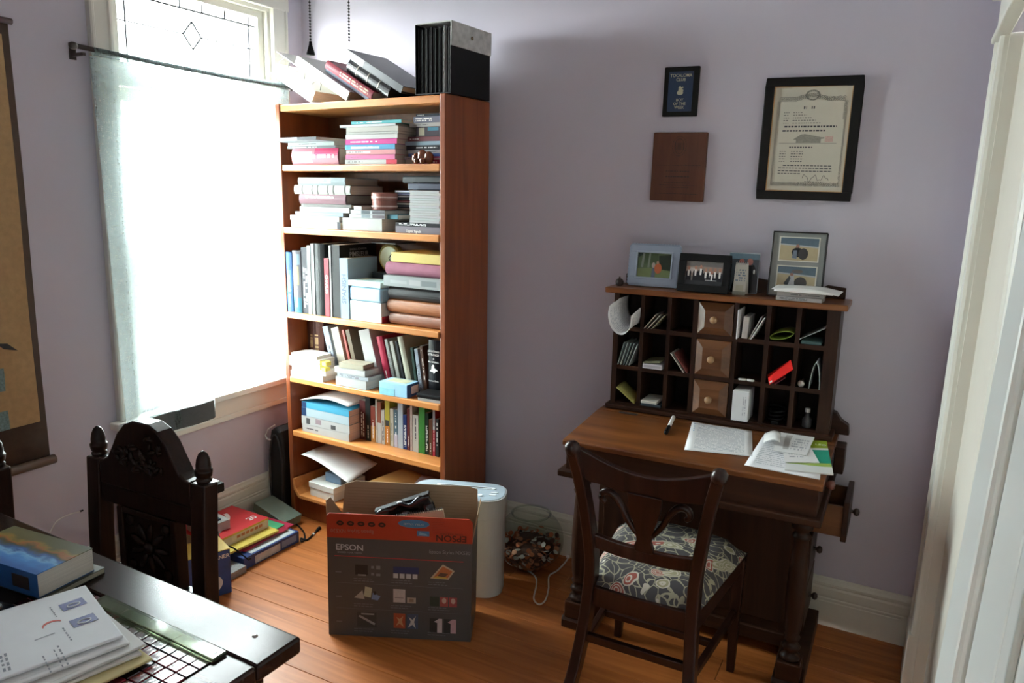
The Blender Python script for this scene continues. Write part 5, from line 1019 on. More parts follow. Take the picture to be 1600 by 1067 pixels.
# ================================================================== upholstered chair at the desk
seatm, nt, b_ = _new('floral_upholstery'); L = nt.links
tc = N(nt,'ShaderNodeTexCoord'); nz = N(nt,'ShaderNodeTexNoise'); nz.inputs['Scale'].default_value = 7; nz.inputs['Detail'].default_value = 2
L.new(tc.outputs['Object'], nz.inputs['Vector'])
wv = N(nt,'ShaderNodeVectorMath',operation='MULTIPLY_ADD'); wv.inputs[1].default_value = (.16,.16,.16); L.new(nz.outputs['Color'], wv.inputs[0]); L.new(tc.outputs['Object'], wv.inputs[2])
def vor(scale, feat='F1'):
    v = N(nt,'ShaderNodeTexVoronoi'); v.feature = feat; v.inputs['Scale'].default_value = scale; L.new(wv.outputs[0], v.inputs['Vector']); return v
def ramp(src, stops):
    r = N(nt,'ShaderNodeValToRGB'); r.color_ramp.interpolation = 'CONSTANT'; e = r.color_ramp.elements; e[0].position = stops[0][0]; e[0].color = (*[stops[0][1]]*3,1); e[1].position = stops[1][0]; e[1].color = (*[stops[1][1]]*3,1)
    for p_, v_ in stops[2:]: q = e.new(p_); q.color = (v_,v_,v_,1)
    L.new(src, r.inputs[0]); return r.outputs[0]
def mixc(fac, a, c):
    m_ = N(nt,'ShaderNodeMix',data_type='RGBA'); L.new(fac, m_.inputs[0])
    if hasattr(a,'type') and not isinstance(a,tuple): L.new(a, m_.inputs[6])
    else: m_.inputs[6].default_value = (*a,1)
    if isinstance(c,tuple): m_.inputs[7].default_value = (*c,1)
    else: L.new(c, m_.inputs[7])
    return m_.outputs[2]
v1 = vor(13); v2 = vor(13,'DISTANCE_TO_EDGE'); v3 = vor(34); v4 = vor(30,'DISTANCE_TO_EDGE')
sel = N(nt,'ShaderNodeSeparateColor'); L.new(v1.outputs['Color'], sel.inputs[0])
base = (.050,.044,.047)
stem = ramp(v4.outputs[0], [(0,1),(.045,0)]); c1 = mixc(stem, base, (.30,.28,.19))
flower = ramp(v1.outputs['Distance'], [(0,1),(.42,0)])
petal = ramp(v1.outputs['Distance'], [(0,0),(.10,1),(.16,0),(.24,1),(.29,0),(.37,1),(.42,0)])
redsel = N(nt,'ShaderNodeMath',operation='GREATER_THAN'); L.new(sel.outputs[0], redsel.inputs[0]); redsel.inputs[1].default_value = .55
fc = mixc(redsel.outputs[0], (.27,.25,.15), (.27,.065,.045))
c2 = mixc(flower, c1, fc); c3 = mixc(petal, c2, (.46,.42,.34))
L.new(c3, b_.inputs['Base Color']); b_.inputs['Roughness'].default_value = .85
bp = N(nt,'ShaderNodeBump'); bp.inputs['Strength'].default_value=.3; bp.inputs['Distance'].default_value=.001; n2=N(nt,'ShaderNodeTexNoise'); n2.inputs['Scale'].default_value=600; L.new(tc.outputs['Object'],n2.inputs['Vector']); L.new(n2.outputs['Fac'],bp.inputs['Height']); L.new(bp.outputs['Normal'],b_.inputs['Normal'])
chm = wood((.012,.0038,.0025),(.034,.011,.0065), axis=2, rough=.34, scale=8, name='mahogany', coat=.08, spec=.3)
CX, CYB, CYF = 2.105, -.93, -.49
ch = thing('dining_chair', 'dark mahogany chair with floral upholstered seat at the writing desk', 'chair', loc=(CX,-.71,0))
def C3(x, y, z): return (x-CX, y+.71, z)
posts = {}
for s in (-1, 1):
    path = [C3(CX+s*.200,-1.055,0), C3(CX+s*.178,-.985,.14), C3(CX+s*.163,-.945,.30), C3(CX+s*.156,-.930,.44), C3(CX+s*.157,-.932,.54), C3(CX+s*.170,-.950,.66), C3(CX+s*.188,-.972,.78), C3(CX+s*.208,-.998,.875)]
    P = []
    for i in range(29): P.append(smooth_path([Vector(q) for q in path], i/28))
    MB().beam(P, [.034]*29, [.050-.016*max(0,(i-16)/12)-.008*max(0,(10-i)/10) for i in range(29)]).build('back_post', chm, ch, bevel=.005)
    top = P[-1]
    MB().lathe([(.001,-.022),(.012,-.020),(.0205,-.010),(.0225,.002),(.020,.014),(.012,.022),(.001,.024)], 20, m=T(*top) @ RY(s*12)).build('scroll_knob', chm, ch, smooth=True)
    MB().beam([C3(CX+s*.200,CYF+.0,.435), C3(CX+s*.200,CYF+.005,.20), C3(CX+s*.203,CYF+.005,0)], [.040,.034,.026], [.040,.034,.026]).build('front_leg', chm, ch, bevel=.004)
    MB().beam([C3(CX+s*.158,CYB+.01,.405), C3(CX+s*.200,CYF,.405)], .024, .062).build('side_rail', chm, ch, bevel=.003)
    MB().beam([C3(CX+s*.166,-.945,.235), C3(CX+s*.200,CYF,.225)], .020, .024).build('side_stretcher', chm, ch, bevel=.003)
# concave crest rail with dished upper edge
cr = MB(); n = 24
for i in range(n):
    def sec(t):
        x = CX-.198+.396*t; dip = math.sin(math.pi*t); y = -.985-.012*dip*-1-.0*dip; z1 = .878-.060*dip; z0 = .775-.035*dip*.6 + (.012*abs(2*t-1)); return x, -.984+.030*dip, z0, z1
    a_, b2 = sec(i/n), sec((i+1)/n)
    for (y0_, y1_) in ((0,.020),):
        A = [C3(a_[0],a_[1],a_[2]),C3(a_[0],a_[1]-.006,a_[3]),C3(a_[0],a_[1]+.016,a_[3]),C3(a_[0],a_[1]+.022,a_[2])]; B = [C3(b2[0],b2[1],b2[2]),C3(b2[0],b2[1]-.006,b2[3]),C3(b2[0],b2[1]+.016,b2[3]),C3(b2[0],b2[1]+.022,b2[2])]
        for k_ in range(4): cr.face([A[k_],A[(k_+1)%4],B[(k_+1)%4],B[k_]])
        if i == 0: cr.face(A)
        if i == n-1: cr.face(B)
cr.build('crest_rail', chm, ch, bevel=.003)
lr = [smooth_path([Vector(C3(CX-.158,-.936,.585)),Vector(C3(CX-.08,-.918,.566)),Vector(C3(CX,-.910,.560)),Vector(C3(CX+.08,-.918,.566)),Vector(C3(CX+.158,-.936,.585))],i/20) for i in range(21)]
MB().beam(lr, .020, .042).build('lower_rail', chm, ch, bevel=.004)
# pierced splat: vase with two curling scrolls
vase = [(-.026,0),(-.030,.018),(-.022,.040),(-.030,.085),(-.046,.135),(-.052,.19),(.052,.19),(.046,.135),(.030,.085),(.022,.040),(.030,.018),(.026,0)]
MB().prism([(x, z) for x, z in vase], -.006, .007, ax=1, m=T(*C3(CX,-.925,.577)) @ RX(9)).build('splat', chm, ch, bevel=.003)
for s in (-1, 1):
    pts = [(s*.024,.06),(s*.052,.10),(s*.074,.145),(s*.098,.172),(s*.122,.172),(s*.130,.152),(s*.118,.138)]
    P = [smooth_path([Vector((x,0,z)) for x,z in pts], i/20) for i in range(21)]
    MB().tube(P, [.008+.003*math.sin(i/20*3.1) for i in range(21)], 8, m=T(*C3(CX,-.925,.577)) @ RX(9)).build('scroll', chm, ch, smooth=True)
MB().beam([C3(CX-.150,CYB+.0,.405), C3(CX+.150,CYB,.405)], .024, .062).build('back_rail', chm, ch, bevel=.003)
fr = [smooth_path([Vector(C3(CX-.200,CYF+.0,.405)),Vector(C3(CX-.1,CYF+.028,.405)),Vector(C3(CX,CYF+.036,.405)),Vector(C3(CX+.1,CYF+.028,.405)),Vector(C3(CX+.200,CYF,.405))],i/14) for i in range(15)]
MB().beam(fr, .024, .062).build('front_rail', chm, ch, bevel=.003)
MB().beam([C3(CX-.158,-.952,.275), C3(CX+.158,-.952,.275)], .020, .026).build('rear_stretcher', chm, ch, bevel=.003)
MB().beam([C3(CX-.185,-.72,.226), C3(CX+.185,-.72,.226)], .020, .022).build('cross_stretcher', chm, ch, bevel=.003)
def seatfn(u, v):
    # u across, v from back to front
    hw = .172+.050*v; bow = .045*(1-(2*u-1)**2)*v; back = -.010*(1-(2*u-1)**2)*(1-v)
    x = CX+(2*u-1)*hw; y = -.925+.445*v+bow+back; ed = min(1, min(u,1-u)*7)*min(1, min(v,1-v)*7); ed = math.sin(ed*math.pi/2)
    return C3(x, y, .437+.048*ed+.010*math.sin(math.pi*u)*math.sin(math.pi*v))
MB().grid(seatfn, 28, 28).build('seat_cushion', seatm, ch, smooth=True)
MB().prism([C3(CX-.172,-.925,0)[:2],C3(CX+.172,-.925,0)[:2],C3(CX+.222,-.480,0)[:2],C3(CX+.1,-.446,0)[:2],C3(CX-.1,-.446,0)[:2],C3(CX-.222,-.480,0)[:2]], .428, .438).build('seat_base', chm, ch)
for s in (-1,1):
    for z in (.405,.370): MB().lathe([(.001,0),(.006,0),(.004,.004),(.001,.005)],10,m=T(*C3(CX+s*.150,-.952,z)) @ RX(90)).build('screw_cap', col((.45,.36,.2),.3,metal=1), ch)
# ================================================================== carved table in the foreground
TBX0, TBX1, TBY1, TBY0, TBZ = .625, 1.735, -1.925, -2.72, .742
tbl = thing('carved_table', 'dark glossy carved table with red tile inlay in the foreground', 'table', mw=T(TBX1,TBY1,0) @ RZ(-1.6))
def tb(x,y,z): return (x-TBX1, y-TBY1, z)
tdk = wood((.012,.0055,.004),(.030,.013,.009), axis=0, rough=.20, scale=7, name='dark_table', coat=.0, spec=.22)
IX0, IX1, IY0, IY1 = .72, 1.655, -2.60, -2.035
MB().box(tb(TBX0,IY1,TBZ-.035), tb(TBX1,TBY1,TBZ)).build('top_rail', tdk, tbl, bevel=.006); MB().box(tb(TBX0,TBY0,TBZ-.035), tb(TBX1,IY0,TBZ)).build('top_rail', tdk, tbl, bevel=.006)
MB().box(tb(TBX0,IY0,TBZ-.035), tb(IX0,IY1,TBZ)).build('top_end', tdk, tbl, bevel=.006); MB().box(tb(IX1,IY0,TBZ-.035), tb(TBX1,IY1,TBZ)).build('top_end', tdk, tbl, bevel=.006)
MB().box(tb(IX0,IY0,TBZ-.033), tb(IX1,IY1,TBZ-.007)).build('inlay_bed', col((.015,.01,.009),.5), tbl)
tm = [col((.10,.006,.010),.12,var=.5,scale=60,bump=.5,coat=.6), col((.05,.004,.008),.12,var=.5,scale=60,bump=.5,coat=.6), col((.012,.007,.008),.10,var=.5,scale=60,bump=.5,coat=.6)]
tp = .0275; proto = None; protos = []
for k_ in range(3):
    o = MB().box((0,0,0),(tp-.0018,tp-.0018,.0055)).build('tile', tm[k_], tbl, bevel=.0012, seg=1); protos.append(o); o.location = tb(IX1-.001-tp, IY1-.001-tp*(k_+1), TBZ-.007)
rn = random.Random(2); cnt = 3
for j in range(15):
    for i in range(18):
        if i == 0 and j < 3: continue
        k_ = rn.choice((0,0,1,2)); o = bpy.data.objects.new('tile', protos[k_].data); COL.objects.link(o); o.parent = tbl
        m_ = o.modifiers.new('bevel','BEVEL'); m_.width = .0012; m_.segments = 1
        o.location = tb(IX1-.001-tp*(i+1), IY1-.001-tp*(j+1), TBZ-.007); o.rotation_euler = (rn.uniform(-.012,.012), rn.uniform(-.012,.012), 0); cnt += 1
MB().box(tb(TBX0+.05,TBY0+.05,TBZ-.13), tb(TBX1-.05,TBY0+.075,TBZ-.035)).build('apron', tdk, tbl, bevel=.003); MB().box(tb(TBX0+.05,TBY1-.075,TBZ-.13), tb(TBX1-.05,TBY1-.05,TBZ-.035)).build('apron', tdk, tbl, bevel=.003)
MB().box(tb(TBX0+.05,TBY0+.075,TBZ-.13), tb(TBX0+.075,TBY1-.075,TBZ-.035)).build('apron', tdk, tbl, bevel=.003); MB().box(tb(TBX1-.075,TBY0+.075,TBZ-.13), tb(TBX1-.05,TBY1-.075,TBZ-.035)).build('apron', tdk, tbl, bevel=.003)
for x, wl in ((TBX0+.002,.040),(TBX1-.125,.065)):
    for y in (TBY0+.06,TBY1-.125): MB().box(tb(x,y,0), tb(x+wl,y+.065,TBZ-.035)).build('leg', tdk, tbl, bevel=.006)
MB().lathe([(.001,0),(.006,0),(.004,.002),(.001,.0026)],12,c=tb(on((398,995),2,TBZ).x,on((398,995),2,TBZ).y,TBZ)).build('wood_peg', col((.25,.22,.2),.2), tbl)
# ================================================================== carved chairs
def carved_chair(mw, label):
    t = thing('carved_chair', label, 'chair', mw=mw)            # local: back plane at y=0, sitter faces -y, x centred
    W2 = .205
    for s in (-1,1):
        MB().beam([(s*W2,.0,0),(s*W2,-.005,.42),(s*W2,.0,.60),(s*W2,.012,.815)], .050, .050).build('back_post', dark, t, bevel=.005)
        fn_ = [(.012,0),(.020,.003),(.021,.010),(.016,.014),(.021,.018),(.023,.030),(.023,.036),(.0195,.037),(.0195,.050),(.017,.066),(.011,.080),(.004,.086),(.001,.087)]
        MB().lathe(fn_, 14, c=(s*W2,.012,.815)).build('acorn_finial', dark, t, smooth=True)
        MB().box((s*W2-.024,-.46,0),(s*W2+.024,-.412,.42)).build('front_leg', dark, t, bevel=.005)
        MB().box((s*W2-.014,-.42,.14),(s*W2+.014,-.02,.18)).build('side_stretcher', dark, t, bevel=.003)
        MB().box((s*W2-.016,-.42,.36),(s*W2+.016,-.02,.425)).build('side_rail', dark, t, bevel=.003)
    crest = [(-.178,.745),(-.178,.845),(-.160,.848),(-.140,.860),(-.118,.895),(-.095,.935),(-.065,.965),(-.03,.980),(.03,.980),(.065,.965),(.095,.935),(.118,.895),(.140,.860),(.160,.848),(.178,.845),(.178,.745)]
    MB().prism([(x,z-.03 if z > .8 else z) for x,z in crest], -.012, .040, ax=1).build('arched_crest', dark, t, bevel=.005)
    rel = MB(); rn = random.Random(4)
    for i in range(46):
        a_ = rn.uniform(.15,2.99); r_ = rn.uniform(.02,.12); x = r_*math.cos(a_)*.95; z = .805+r_*math.sin(a_)*.95; s_ = rn.uniform(.010,.020)
        rel.lathe([(s_,0),(s_*.8,.004),(s_*.3,.007),(.0005,.0075)],8,sy=.45,m=T(x,-.012,z) @ RY(rn.uniform(0,180)) @ RX(90))
    rel.build('carved_relief', dark, t, smooth=True)
    MB().box((-.178,-.010,.690),(.178,.026,.745)).build('upper_rail', dark, t, bevel=.004); MB().box((-.178,-.012,.43),(.178,.028,.485)).build('lower_rail', dark, t, bevel=.004)
    MB().box((-.105,-.006,.485),(.105,.020,.690)).build('carved_panel', dark, t)
    for (a,b_,c,d_) in ((-.115,.485,-.095,.690),(.095,.485,.115,.690),(-.095,.485,.095,.500),(-.095,.675,.095,.690)): MB().box((a,-.014,b_),(c,.024,d_)).build('panel_moulding', dark, t, bevel=.003)
    fl_ = MB()
    for k_ in range(9):
        a_ = k_*.698; fl_.lathe([(.030,0),(.024,.005),(.010,.009),(.0005,.0095)],10,sy=.36,m=T(.048*math.cos(a_),-.006,.585+.048*math.sin(a_)) @ RY(-math.degrees(a_)) @ RX(90))
    for (x,z) in ((-.07,.52),(.07,.52),(-.07,.655),(.07,.655)): fl_.lathe([(.018,0),(.012,.006),(.0005,.008)],10,m=T(x,-.006,z) @ RX(90))
    fl_.lathe([(.018,0),(.016,.008),(.0005,.012)],14,m=T(0,-.006,.585) @ RX(90)); fl_.build('carved_flower', dark, t, smooth=True)
    MB().box((-.225,-.470,.425),(.225,.015,.455)).build('seat', dark, t, bevel=.006)
    MB().box((-.19,-.45,.36),(.19,-.425,.425)).build('front_rail', dark, t, bevel=.003); MB().box((-.19,-.445,.10),(.19,-.42,.15)).build('front_stretcher', dark, t, bevel=.003)
    return t
carved_chair(T(.905,-1.63,0) @ RZ(2.0), 'dark carved chair with arched crest tucked behind the table')
carved_chair(T(.545,-2.03,0) @ RZ(-90), 'second dark carved chair at the end of the table below the scroll')
# ================================================================== on the table
def tz(px, z): return on(px, 2, z)
# thick blue paperback on a thinner book
def fbook(label, pc, yaw, L_, D_, th, z, top, spine, pg=(.62,.58,.50)):
    t = thing('book', label, 'book', mw=T(pc[0],pc[1],z) @ RZ(yaw))
    MB().box((0,0,0),(L_,D_,.0015)).box((0,0,0),(L_,.0015,th)).build('cover', spine, t); MB().grid(lambda u,v:(u*L_,v*D_,th),1,1).build('front_cover', top, t, solid=.0015)
    MB().box((.001,.002,.0015),(L_-.001,D_-.001,th-.001)).build('page_block', pages(pg,2), t); return t
cvm, nt, b_ = _new('illustrated_cover'); L = nt.links
uvn = N(nt,'ShaderNodeUVMap'); sp = N(nt,'ShaderNodeSeparateXYZ'); L.new(uvn.outputs[0], sp.inputs[0]); nz = N(nt,'ShaderNodeTexNoise'); nz.inputs['Scale'].default_value=5; nz.inputs['Detail'].default_value=4; L.new(uvn.outputs[0], nz.inputs['Vector'])
ad = N(nt,'ShaderNodeMath',operation='MULTIPLY_ADD'); L.new(nz.outputs['Fac'],ad.inputs[0]); ad.inputs[1].default_value=.5; L.new(sp.outputs[1],ad.inputs[2])
cr_ = N(nt,'ShaderNodeValToRGB'); e = cr_.color_ramp.elements; e[0].position=.0; e[0].color=(.010,.05,.16,1); e[1].position=1.2 if False else 1.0; e[1].color=(.07,.075,.03,1)
for p_,c_ in ((.35,(.02,.11,.34)),(.52,(.04,.20,.48)),(.62,(.16,.35,.55)),(.68,(.02,.09,.28)),(.80,(.05,.06,.03)),(.88,(.28,.09,.02)),(.93,(.20,.14,.02))): q = e.new(p_); q.color=(*c_,1)
L.new(ad.outputs[0],cr_.inputs[0]); L.new(cr_.outputs[0],b_.inputs['Base Color']); b_.inputs['Roughness'].default_value=.3; b_.inputs['Coat Weight'].default_value=.2
BZ = TBZ+.0004
corner = tz((48,945),TBZ+.012)
b1 = fbook('dark paperback with greenish cover under the thick blue book', (corner.x-.262,corner.y+.010,0), 5, .262, .135, .012, BZ, col((.05,.05,.03),.4), col((.04,.045,.03),.4), pg=(.35,.33,.25))
b2 = fbook('thick blue paperback with fantasy painting cover on the table', (corner.x-.255,corner.y-.002,0), 5, .250, .128, .052, BZ+.0135, cvm, col((.015,.07,.20),.35,var=.5,scale=14))
MB().box((.175,-.0008,.012),(.225,-.0001,.040)).build('spine_panel', col((.025,.015,.010),.4,var=.4), b2)
# folded paper, device, letters
pu = thing('grey_paper','grey paper sheet sticking out under the letters','paper',mw=T(1.226,-2.165,BZ) @ RZ(3)); MB().grid(lambda u,v:(u*.13,v*.095,.0008+.0008*math.sin(u*3)),6,6).build('sheet', col((.30,.30,.28),.7), pu, smooth=True, solid=.0008)
dv = thing('black_handset','black plastic device with silver oval button on the table','device',mw=T(1.190,-2.200,BZ) @ RZ(25) @ Matrix.Diagonal((.72,.58,1,1)))
MB().grid(lambda u,v:((u-.5)*.10,(v-.5)*.17,.004+.034*(math.sin(math.pi*min(max(u,.001),.999))**.45)*(math.sin(math.pi*min(max(v,.001),.999))**.35)),20,24).build('body', blackgloss, dv, smooth=True); MB().box((-.048,-.083,0),(.048,.083,.005)).build('base', black, dv, bevel=.002)
MB().lathe([(.001,.0),(.014,.0),(.016,.004),(.010,.008),(.001,.009)],20,sy=1.5,m=T(.0,.035,.0335)).build('silver_button', col((.45,.46,.46),.25,metal=.8), dv, smooth=True)
lt0 = tz((134,918),TBZ+.03); ey = math.degrees(math.atan2((tz((203,1003),TBZ+.03)-lt0).y,(tz((203,1003),TBZ+.03)-lt0).x))
envm = printed((.60,.61,.63),(.36,.37,.40),rows=0,rough=.75)
# envelopes lie with their long side to the camera: a corner at lt0
for i,(dx,dy,rz,lab,w_,h_,c) in enumerate(((.035,-.030,9,'lowest yellowish envelope of the letter heap on the table',.26,.20,(.50,.42,.20)),(.030,-.012,3,'cream envelope second from bottom of the letter heap',.25,.20,(.58,.56,.52)),(.022,-.014,7,'grey-white envelope in the middle of the letter heap',.245,.20,(.55,.54,.52)),(.012,-.008,1,'white envelope right under the stamped letter',.24,.20,(.62,.62,.62)),(.0,.0,-1,'white stamped letter with red swoosh on top of the heap',.235,.205,(.64,.65,.67)))):
    t = thing('envelope', lab, 'envelope', mw=T(lt0.x+dx,lt0.y+dy,BZ+.0040+i*.0066) @ RZ(ey+rz))
    MB().box((0,-h_,0),(w_,0,.0056)).build('paper_body', col(c,.75,var=.04), t, bevel=.002)
    if i < 4: MB().box((.01,-h_+.01,.0056),(w_-.01,-h_*.55,.0060)).build('flap', col(tuple(q*.93 for q in c),.75,var=.03), t)
    else:
        # the short edge by the stamps points away from the camera: write on the visible side
        stm = col((.045,.055,.19),.5,var=.3,scale=200); yw = col((.62,.63,.66),.6,var=0)
        top = .0060
        def px2(p): v_ = t.matrix_world.inverted() @ tz(p, BZ+.035); return v_
        for (cx,cy) in ((114,945),(131,970)):
            a_ = px2((cx,cy)); ang = math.degrees(math.atan2((px2((cx+20,cy-7))-a_).y,(px2((cx+20,cy-7))-a_).x)); sg = thing if False else None
            st = MB().box((-.021,-.015,0),(.021,.015,.0004)).build('stamp', stm, t); st.matrix_local = T(a_.x,a_.y,top) @ RZ(ang)
            ring_ = MB(); pts = [(.011*math.cos(q*.314)+.0,.0065*math.sin(q*.314)-.004,.0007) for q in range(21)]; ring_.tube(pts,.0013,5); ring_.build('stamp_numeral', yw, st)
        a_ = px2((83,978)); sw = MB().tube([(.016*math.cos(q),.016*math.sin(q),0) for q in [2.0+i_*.22 for i_ in range(13)]],[.0012+.0022*math.sin(i_/12*3.14) for i_ in range(13)],6).build('red_swoosh', col((.42,.05,.03),.5), t); sw.matrix_local = T(a_.x,a_.y,top) @ Matrix.Diagonal((1,1,.15,1))
        gl_ = MB()
        def bar(p, q, wd): 
            A, B = px2(p), px2(q); d_ = (B-A); d_.z = 0; n_ = Vector((-d_.y,d_.x,0)).normalized()*wd/2; gl_.face([(A.x-n_.x,A.y-n_.y,top+.0003),(B.x-n_.x,B.y-n_.y,top+.0003),(B.x+n_.x,B.y+n_.y,top+.0003),(A.x+n_.x,A.y+n_.y,top+.0003)])
        rn = random.Random(8)
        def tline2(p, q, wd, n_=7):
            for k_ in range(n_):
                a0 = k_/n_; a1 = a0+.75/n_*rn.uniform(.6,1.1); bar((p[0]+(q[0]-p[0])*a0,p[1]+(q[1]-p[1])*a0),(p[0]+(q[0]-p[0])*a1,p[1]+(q[1]-p[1])*a1),wd)
        tline2((78,950),(90,966),.0022,6); tline2((98,982),(113,1003),.003,6); bar((54,1002),(86,990),.003); tline2((90,1010),(108,1042),.003,6); tline2((84,1016),(100,1046),.0022,5); tline2((67,1026),(81,1054),.0026,6); tline2((8,1022),(16,1050),.004,4); tline2((1,1026),(8,1052),.004,4)
        gl_.build('address_print', col((.18,.19,.22),.6,var=0), t)
# green glass bar along the inlay
gm_, nt, b_ = _new('green_glass'); b_.inputs['Base Color'].default_value=(.42,.50,.30,1); b_.inputs['Transmission Weight'].default_value=.9; b_.inputs['Roughness'].default_value=.08; b_.inputs['IOR'].default_value=1.45
ga, gb_ = tz((344,1026),TBZ+.004), tz((150,934),TBZ+.004); v_ = gb_-ga
gbar = thing('glass_straightedge','long green-tinted clear straightedge lying along the tile inlay','ruler',mw=T(ga.x,ga.y,TBZ+.0006) @ RZ(math.degrees(math.atan2(v_.y,v_.x))))
MB().box((0,-.016,0),(v_.length-.01,.016,.007)).build('bar', gm_, gbar, bevel=.002); MB().lathe([(.0035,.0071),(.0035,.0074),(.002,.0074),(.002,.0071)],12,cap=False,c=(.012,0,0)).build('hang_hole', black, gbar)
# ================================================================== printer carton
BXM = T(.991,-1.009,.0006) @ RZ(25.0); BW_, BH_, BD_ = .5125, .378, .205
bxo = thing('printer_carton','open cardboard printer box with grey and red printed front','box',mw=BXM)
kraft = col((.36,.25,.15),.8,var=.08,scale=25); gry = col((.070,.067,.065),.42,var=.04,spec=.35); rdm = col((.36,.035,.014),.42,var=.04)
def wallp(name, a, b, mat_in=kraft, mat_out=gry):
    o = MB().box(a,b).build(name,[mat_in],bxo); return o
fr_ = MB().box((0,0,0),(BW_,.0035,BH_)).build('front_wall', gry, bxo); MB().box((.0035,.0036,.004),(BW_-.0035,.0046,BH_)).build('front_lining', kraft, bxo)
MB().box((0,BD_-.0035,0),(BW_,BD_,BH_)).build('back_wall', kraft, bxo); MB().box((0,.0035,0),(.0035,BD_-.0035,BH_)).build('side_wall', gry, bxo); MB().box((BW_-.0035,.0035,0),(BW_,BD_-.0035,BH_)).build('side_wall', gry, bxo); MB().box((.0035,.0046,0),(BW_-.0035,BD_-.0035,.004)).build('floor_panel', kraft, bxo)
FLH = .094
ff = MB().prism([(0,0),(BW_,0),(BW_,FLH-.012),(BW_-.012,FLH),(.012,FLH),(0,FLH-.012)], 0, .0035, ax=1).build('front_flap', rdm, bxo); ff.matrix_local = T(0,0,BH_) @ RX(4)
bf = MB().prism([(0,0),(BW_,0),(BW_-.004,FLH+.02),(BW_*.93,FLH+.03),(.05,FLH+.032),(.01,FLH+.018)], -.0035, 0, ax=1).build('back_flap', kraft, bxo); bf.matrix_local = T(0,BD_,BH_) @ RX(-6)
cor = MB()
for i in range(9): cor.box((.02,-.0042,.010+.011*i),(BW_-.02,-.0034,.0135+.011*i))
cor.build('corrugation', col((.31,.21,.12),.8), bf)
sfl = MB().prism([(0,0),(BD_*.9,0),(BD_*.55,FLH+.005),(BD_*.32,FLH+.012)], 0, .0035, ax=0).build('side_flap', kraft, bxo); sfl.matrix_local = T(0,.01,BH_) @ RY(-14)
sfr = MB().prism([(0,0),(BD_-.02,0),(BD_-.03,FLH),(.05,FLH-.01)], 0, .0035, ax=0).build('side_flap', kraft, bxo); sfr.matrix_local = T(BW_-.0035,.01,BH_) @ RY(8)
whm = col((.45,.45,.46),.5,var=0); gtx = col((.22,.22,.23),.5,var=0); drk = col((.06,.012,.008),.5,var=0)
F = lambda u,v: T(BW_*u,-.0006,BH_*v) @ RX(90)
text(fr_,'EPSON',.031,whm,F(.155,.905),sx=1.05,bold=.012); text(fr_,'EXCEED YOUR VISION',.0085,gtx,F(.155,.855)); text(fr_,'Epson Stylus NX530',.019,gtx,F(.845,.905),sx=.92)
MB().box((.05*BW_,-.0012,.815*BH_),(.94*BW_,-.0002,.822*BH_)).build('red_stripe', col((.42,.03,.03),.5), fr_)
def icons(parent, u, v, polys, nm='product_picture'):
    mats = []; m_ = MB()
    for k_,(c,pl) in enumerate(polys): mats.append(col(c,.5,var=.15,scale=120)); m_.face([(BW_*u+x,-.0005-.00012*k_,BH_*v+z) for x,z in pl],mi=k_)
    return m_.build(nm, mats, parent)
R_ = lambda x0,z0,x1,z1: [(x0,z0),(x1,z0),(x1,z1),(x0,z1)]
G = lambda *l: list(l)
icons(fr_,.28,.69,[((.008,.008,.009),R_(-.045,-.02,.0,.018)),((.20,.20,.2),R_(-.036,-.024,-.006,-.018)),((.16,.16,.17),R_(.012,.006,.022,.016)),((.16,.16,.17),R_(.03,.004,.045,.018)),((.16,.16,.17),R_(.012,-.02,.022,-.010)),((.16,.16,.17),R_(.03,-.022,.045,-.012))])
icons(fr_,.545,.685,[((.02,.03,.10),R_(-.045,-.005,.045,.02))]+[((.42,.42,.42),R_(-.045+.023*k_,-.024,-.028+.023*k_,-.006)) for k_ in range(4)])
icons(fr_,.80,.69,[((.45,.36,.24),[(-.045,-.02),(0,.035),(.042,.012),(.02,-.022)]),((.42,.13,.04),[(-.034,-.017),(0,.028),(.034,.010),(.016,-.018)]),((.10,.05,.03),[(-.02,-.012),(-.008,.004),(.02,.0),(.008,-.012)]),((.48,.35,.06),[(-.036,-.018),(-.02,-.010),(.012,-.014),(.018,-.019)])])
icons(fr_,.28,.44,[((.34,.33,.30),[(-.05,-.015),(-.02,.015),(-.012,-.02)]),((.40,.42,.30),[(-.015,-.008),(-.010,.03),(.015,.026),(.010,-.012)]),((.15,.22,.40),[(.012,-.018),(.018,.008),(.045,-.006),(.035,-.022)]),((.01,.01,.01),R_(.02,.0,.03,.014))])
icons(fr_,.545,.43,[((.42,.38,.36),R_(-.045,-.022,-.002,.03)),((.10,.09,.09),R_(-.040,-.004,-.008,-.002)),((.34,.28,.22),R_(.004,-.022,.036,.0)),((.22,.15,.10),R_(.012,-.018,.028,-.004))])
icons(fr_,.80,.42,[((.02,.03,.02),R_(-.045,-.025,-.012,.012)),((.30,.06,.05),R_(-.009,-.025,.020,.012)),((.45,.32,.25),ell(.006,-.002,.008,.011)),((.28,.05,.05),R_(.023,-.025,.052,.012)),((.45,.32,.26),ell(.038,-.002,.008,.011))])
icons(fr_,.28,.18,[((.03,.03,.03),R_(-.04,-.03,.03,.028)),((.28,.28,.28),[(-.036,.01),(-.030,.016),(.026,-.014),(.022,-.022)]),((.24,.24,.24),R_(-.025,.018,.022,.024))])
icons(fr_,.545,.18,[((.32,.06,.02),R_(-.044,-.028,-.002,.03)),((.45,.26,.12),[(-.036,-.02),(-.026,.0),(-.034,.016),(-.022,.008),(-.010,.02),(-.014,.0),(-.008,-.022),(-.022,-.01)]),((.05,.07,.12),R_(.004,-.028,.044,.03)),((.46,.44,.42),[(.008,-.024),(.018,.0),(.010,.018),(.024,.008),(.036,.022),(.030,.0),(.036,-.026),(.024,-.012)])])
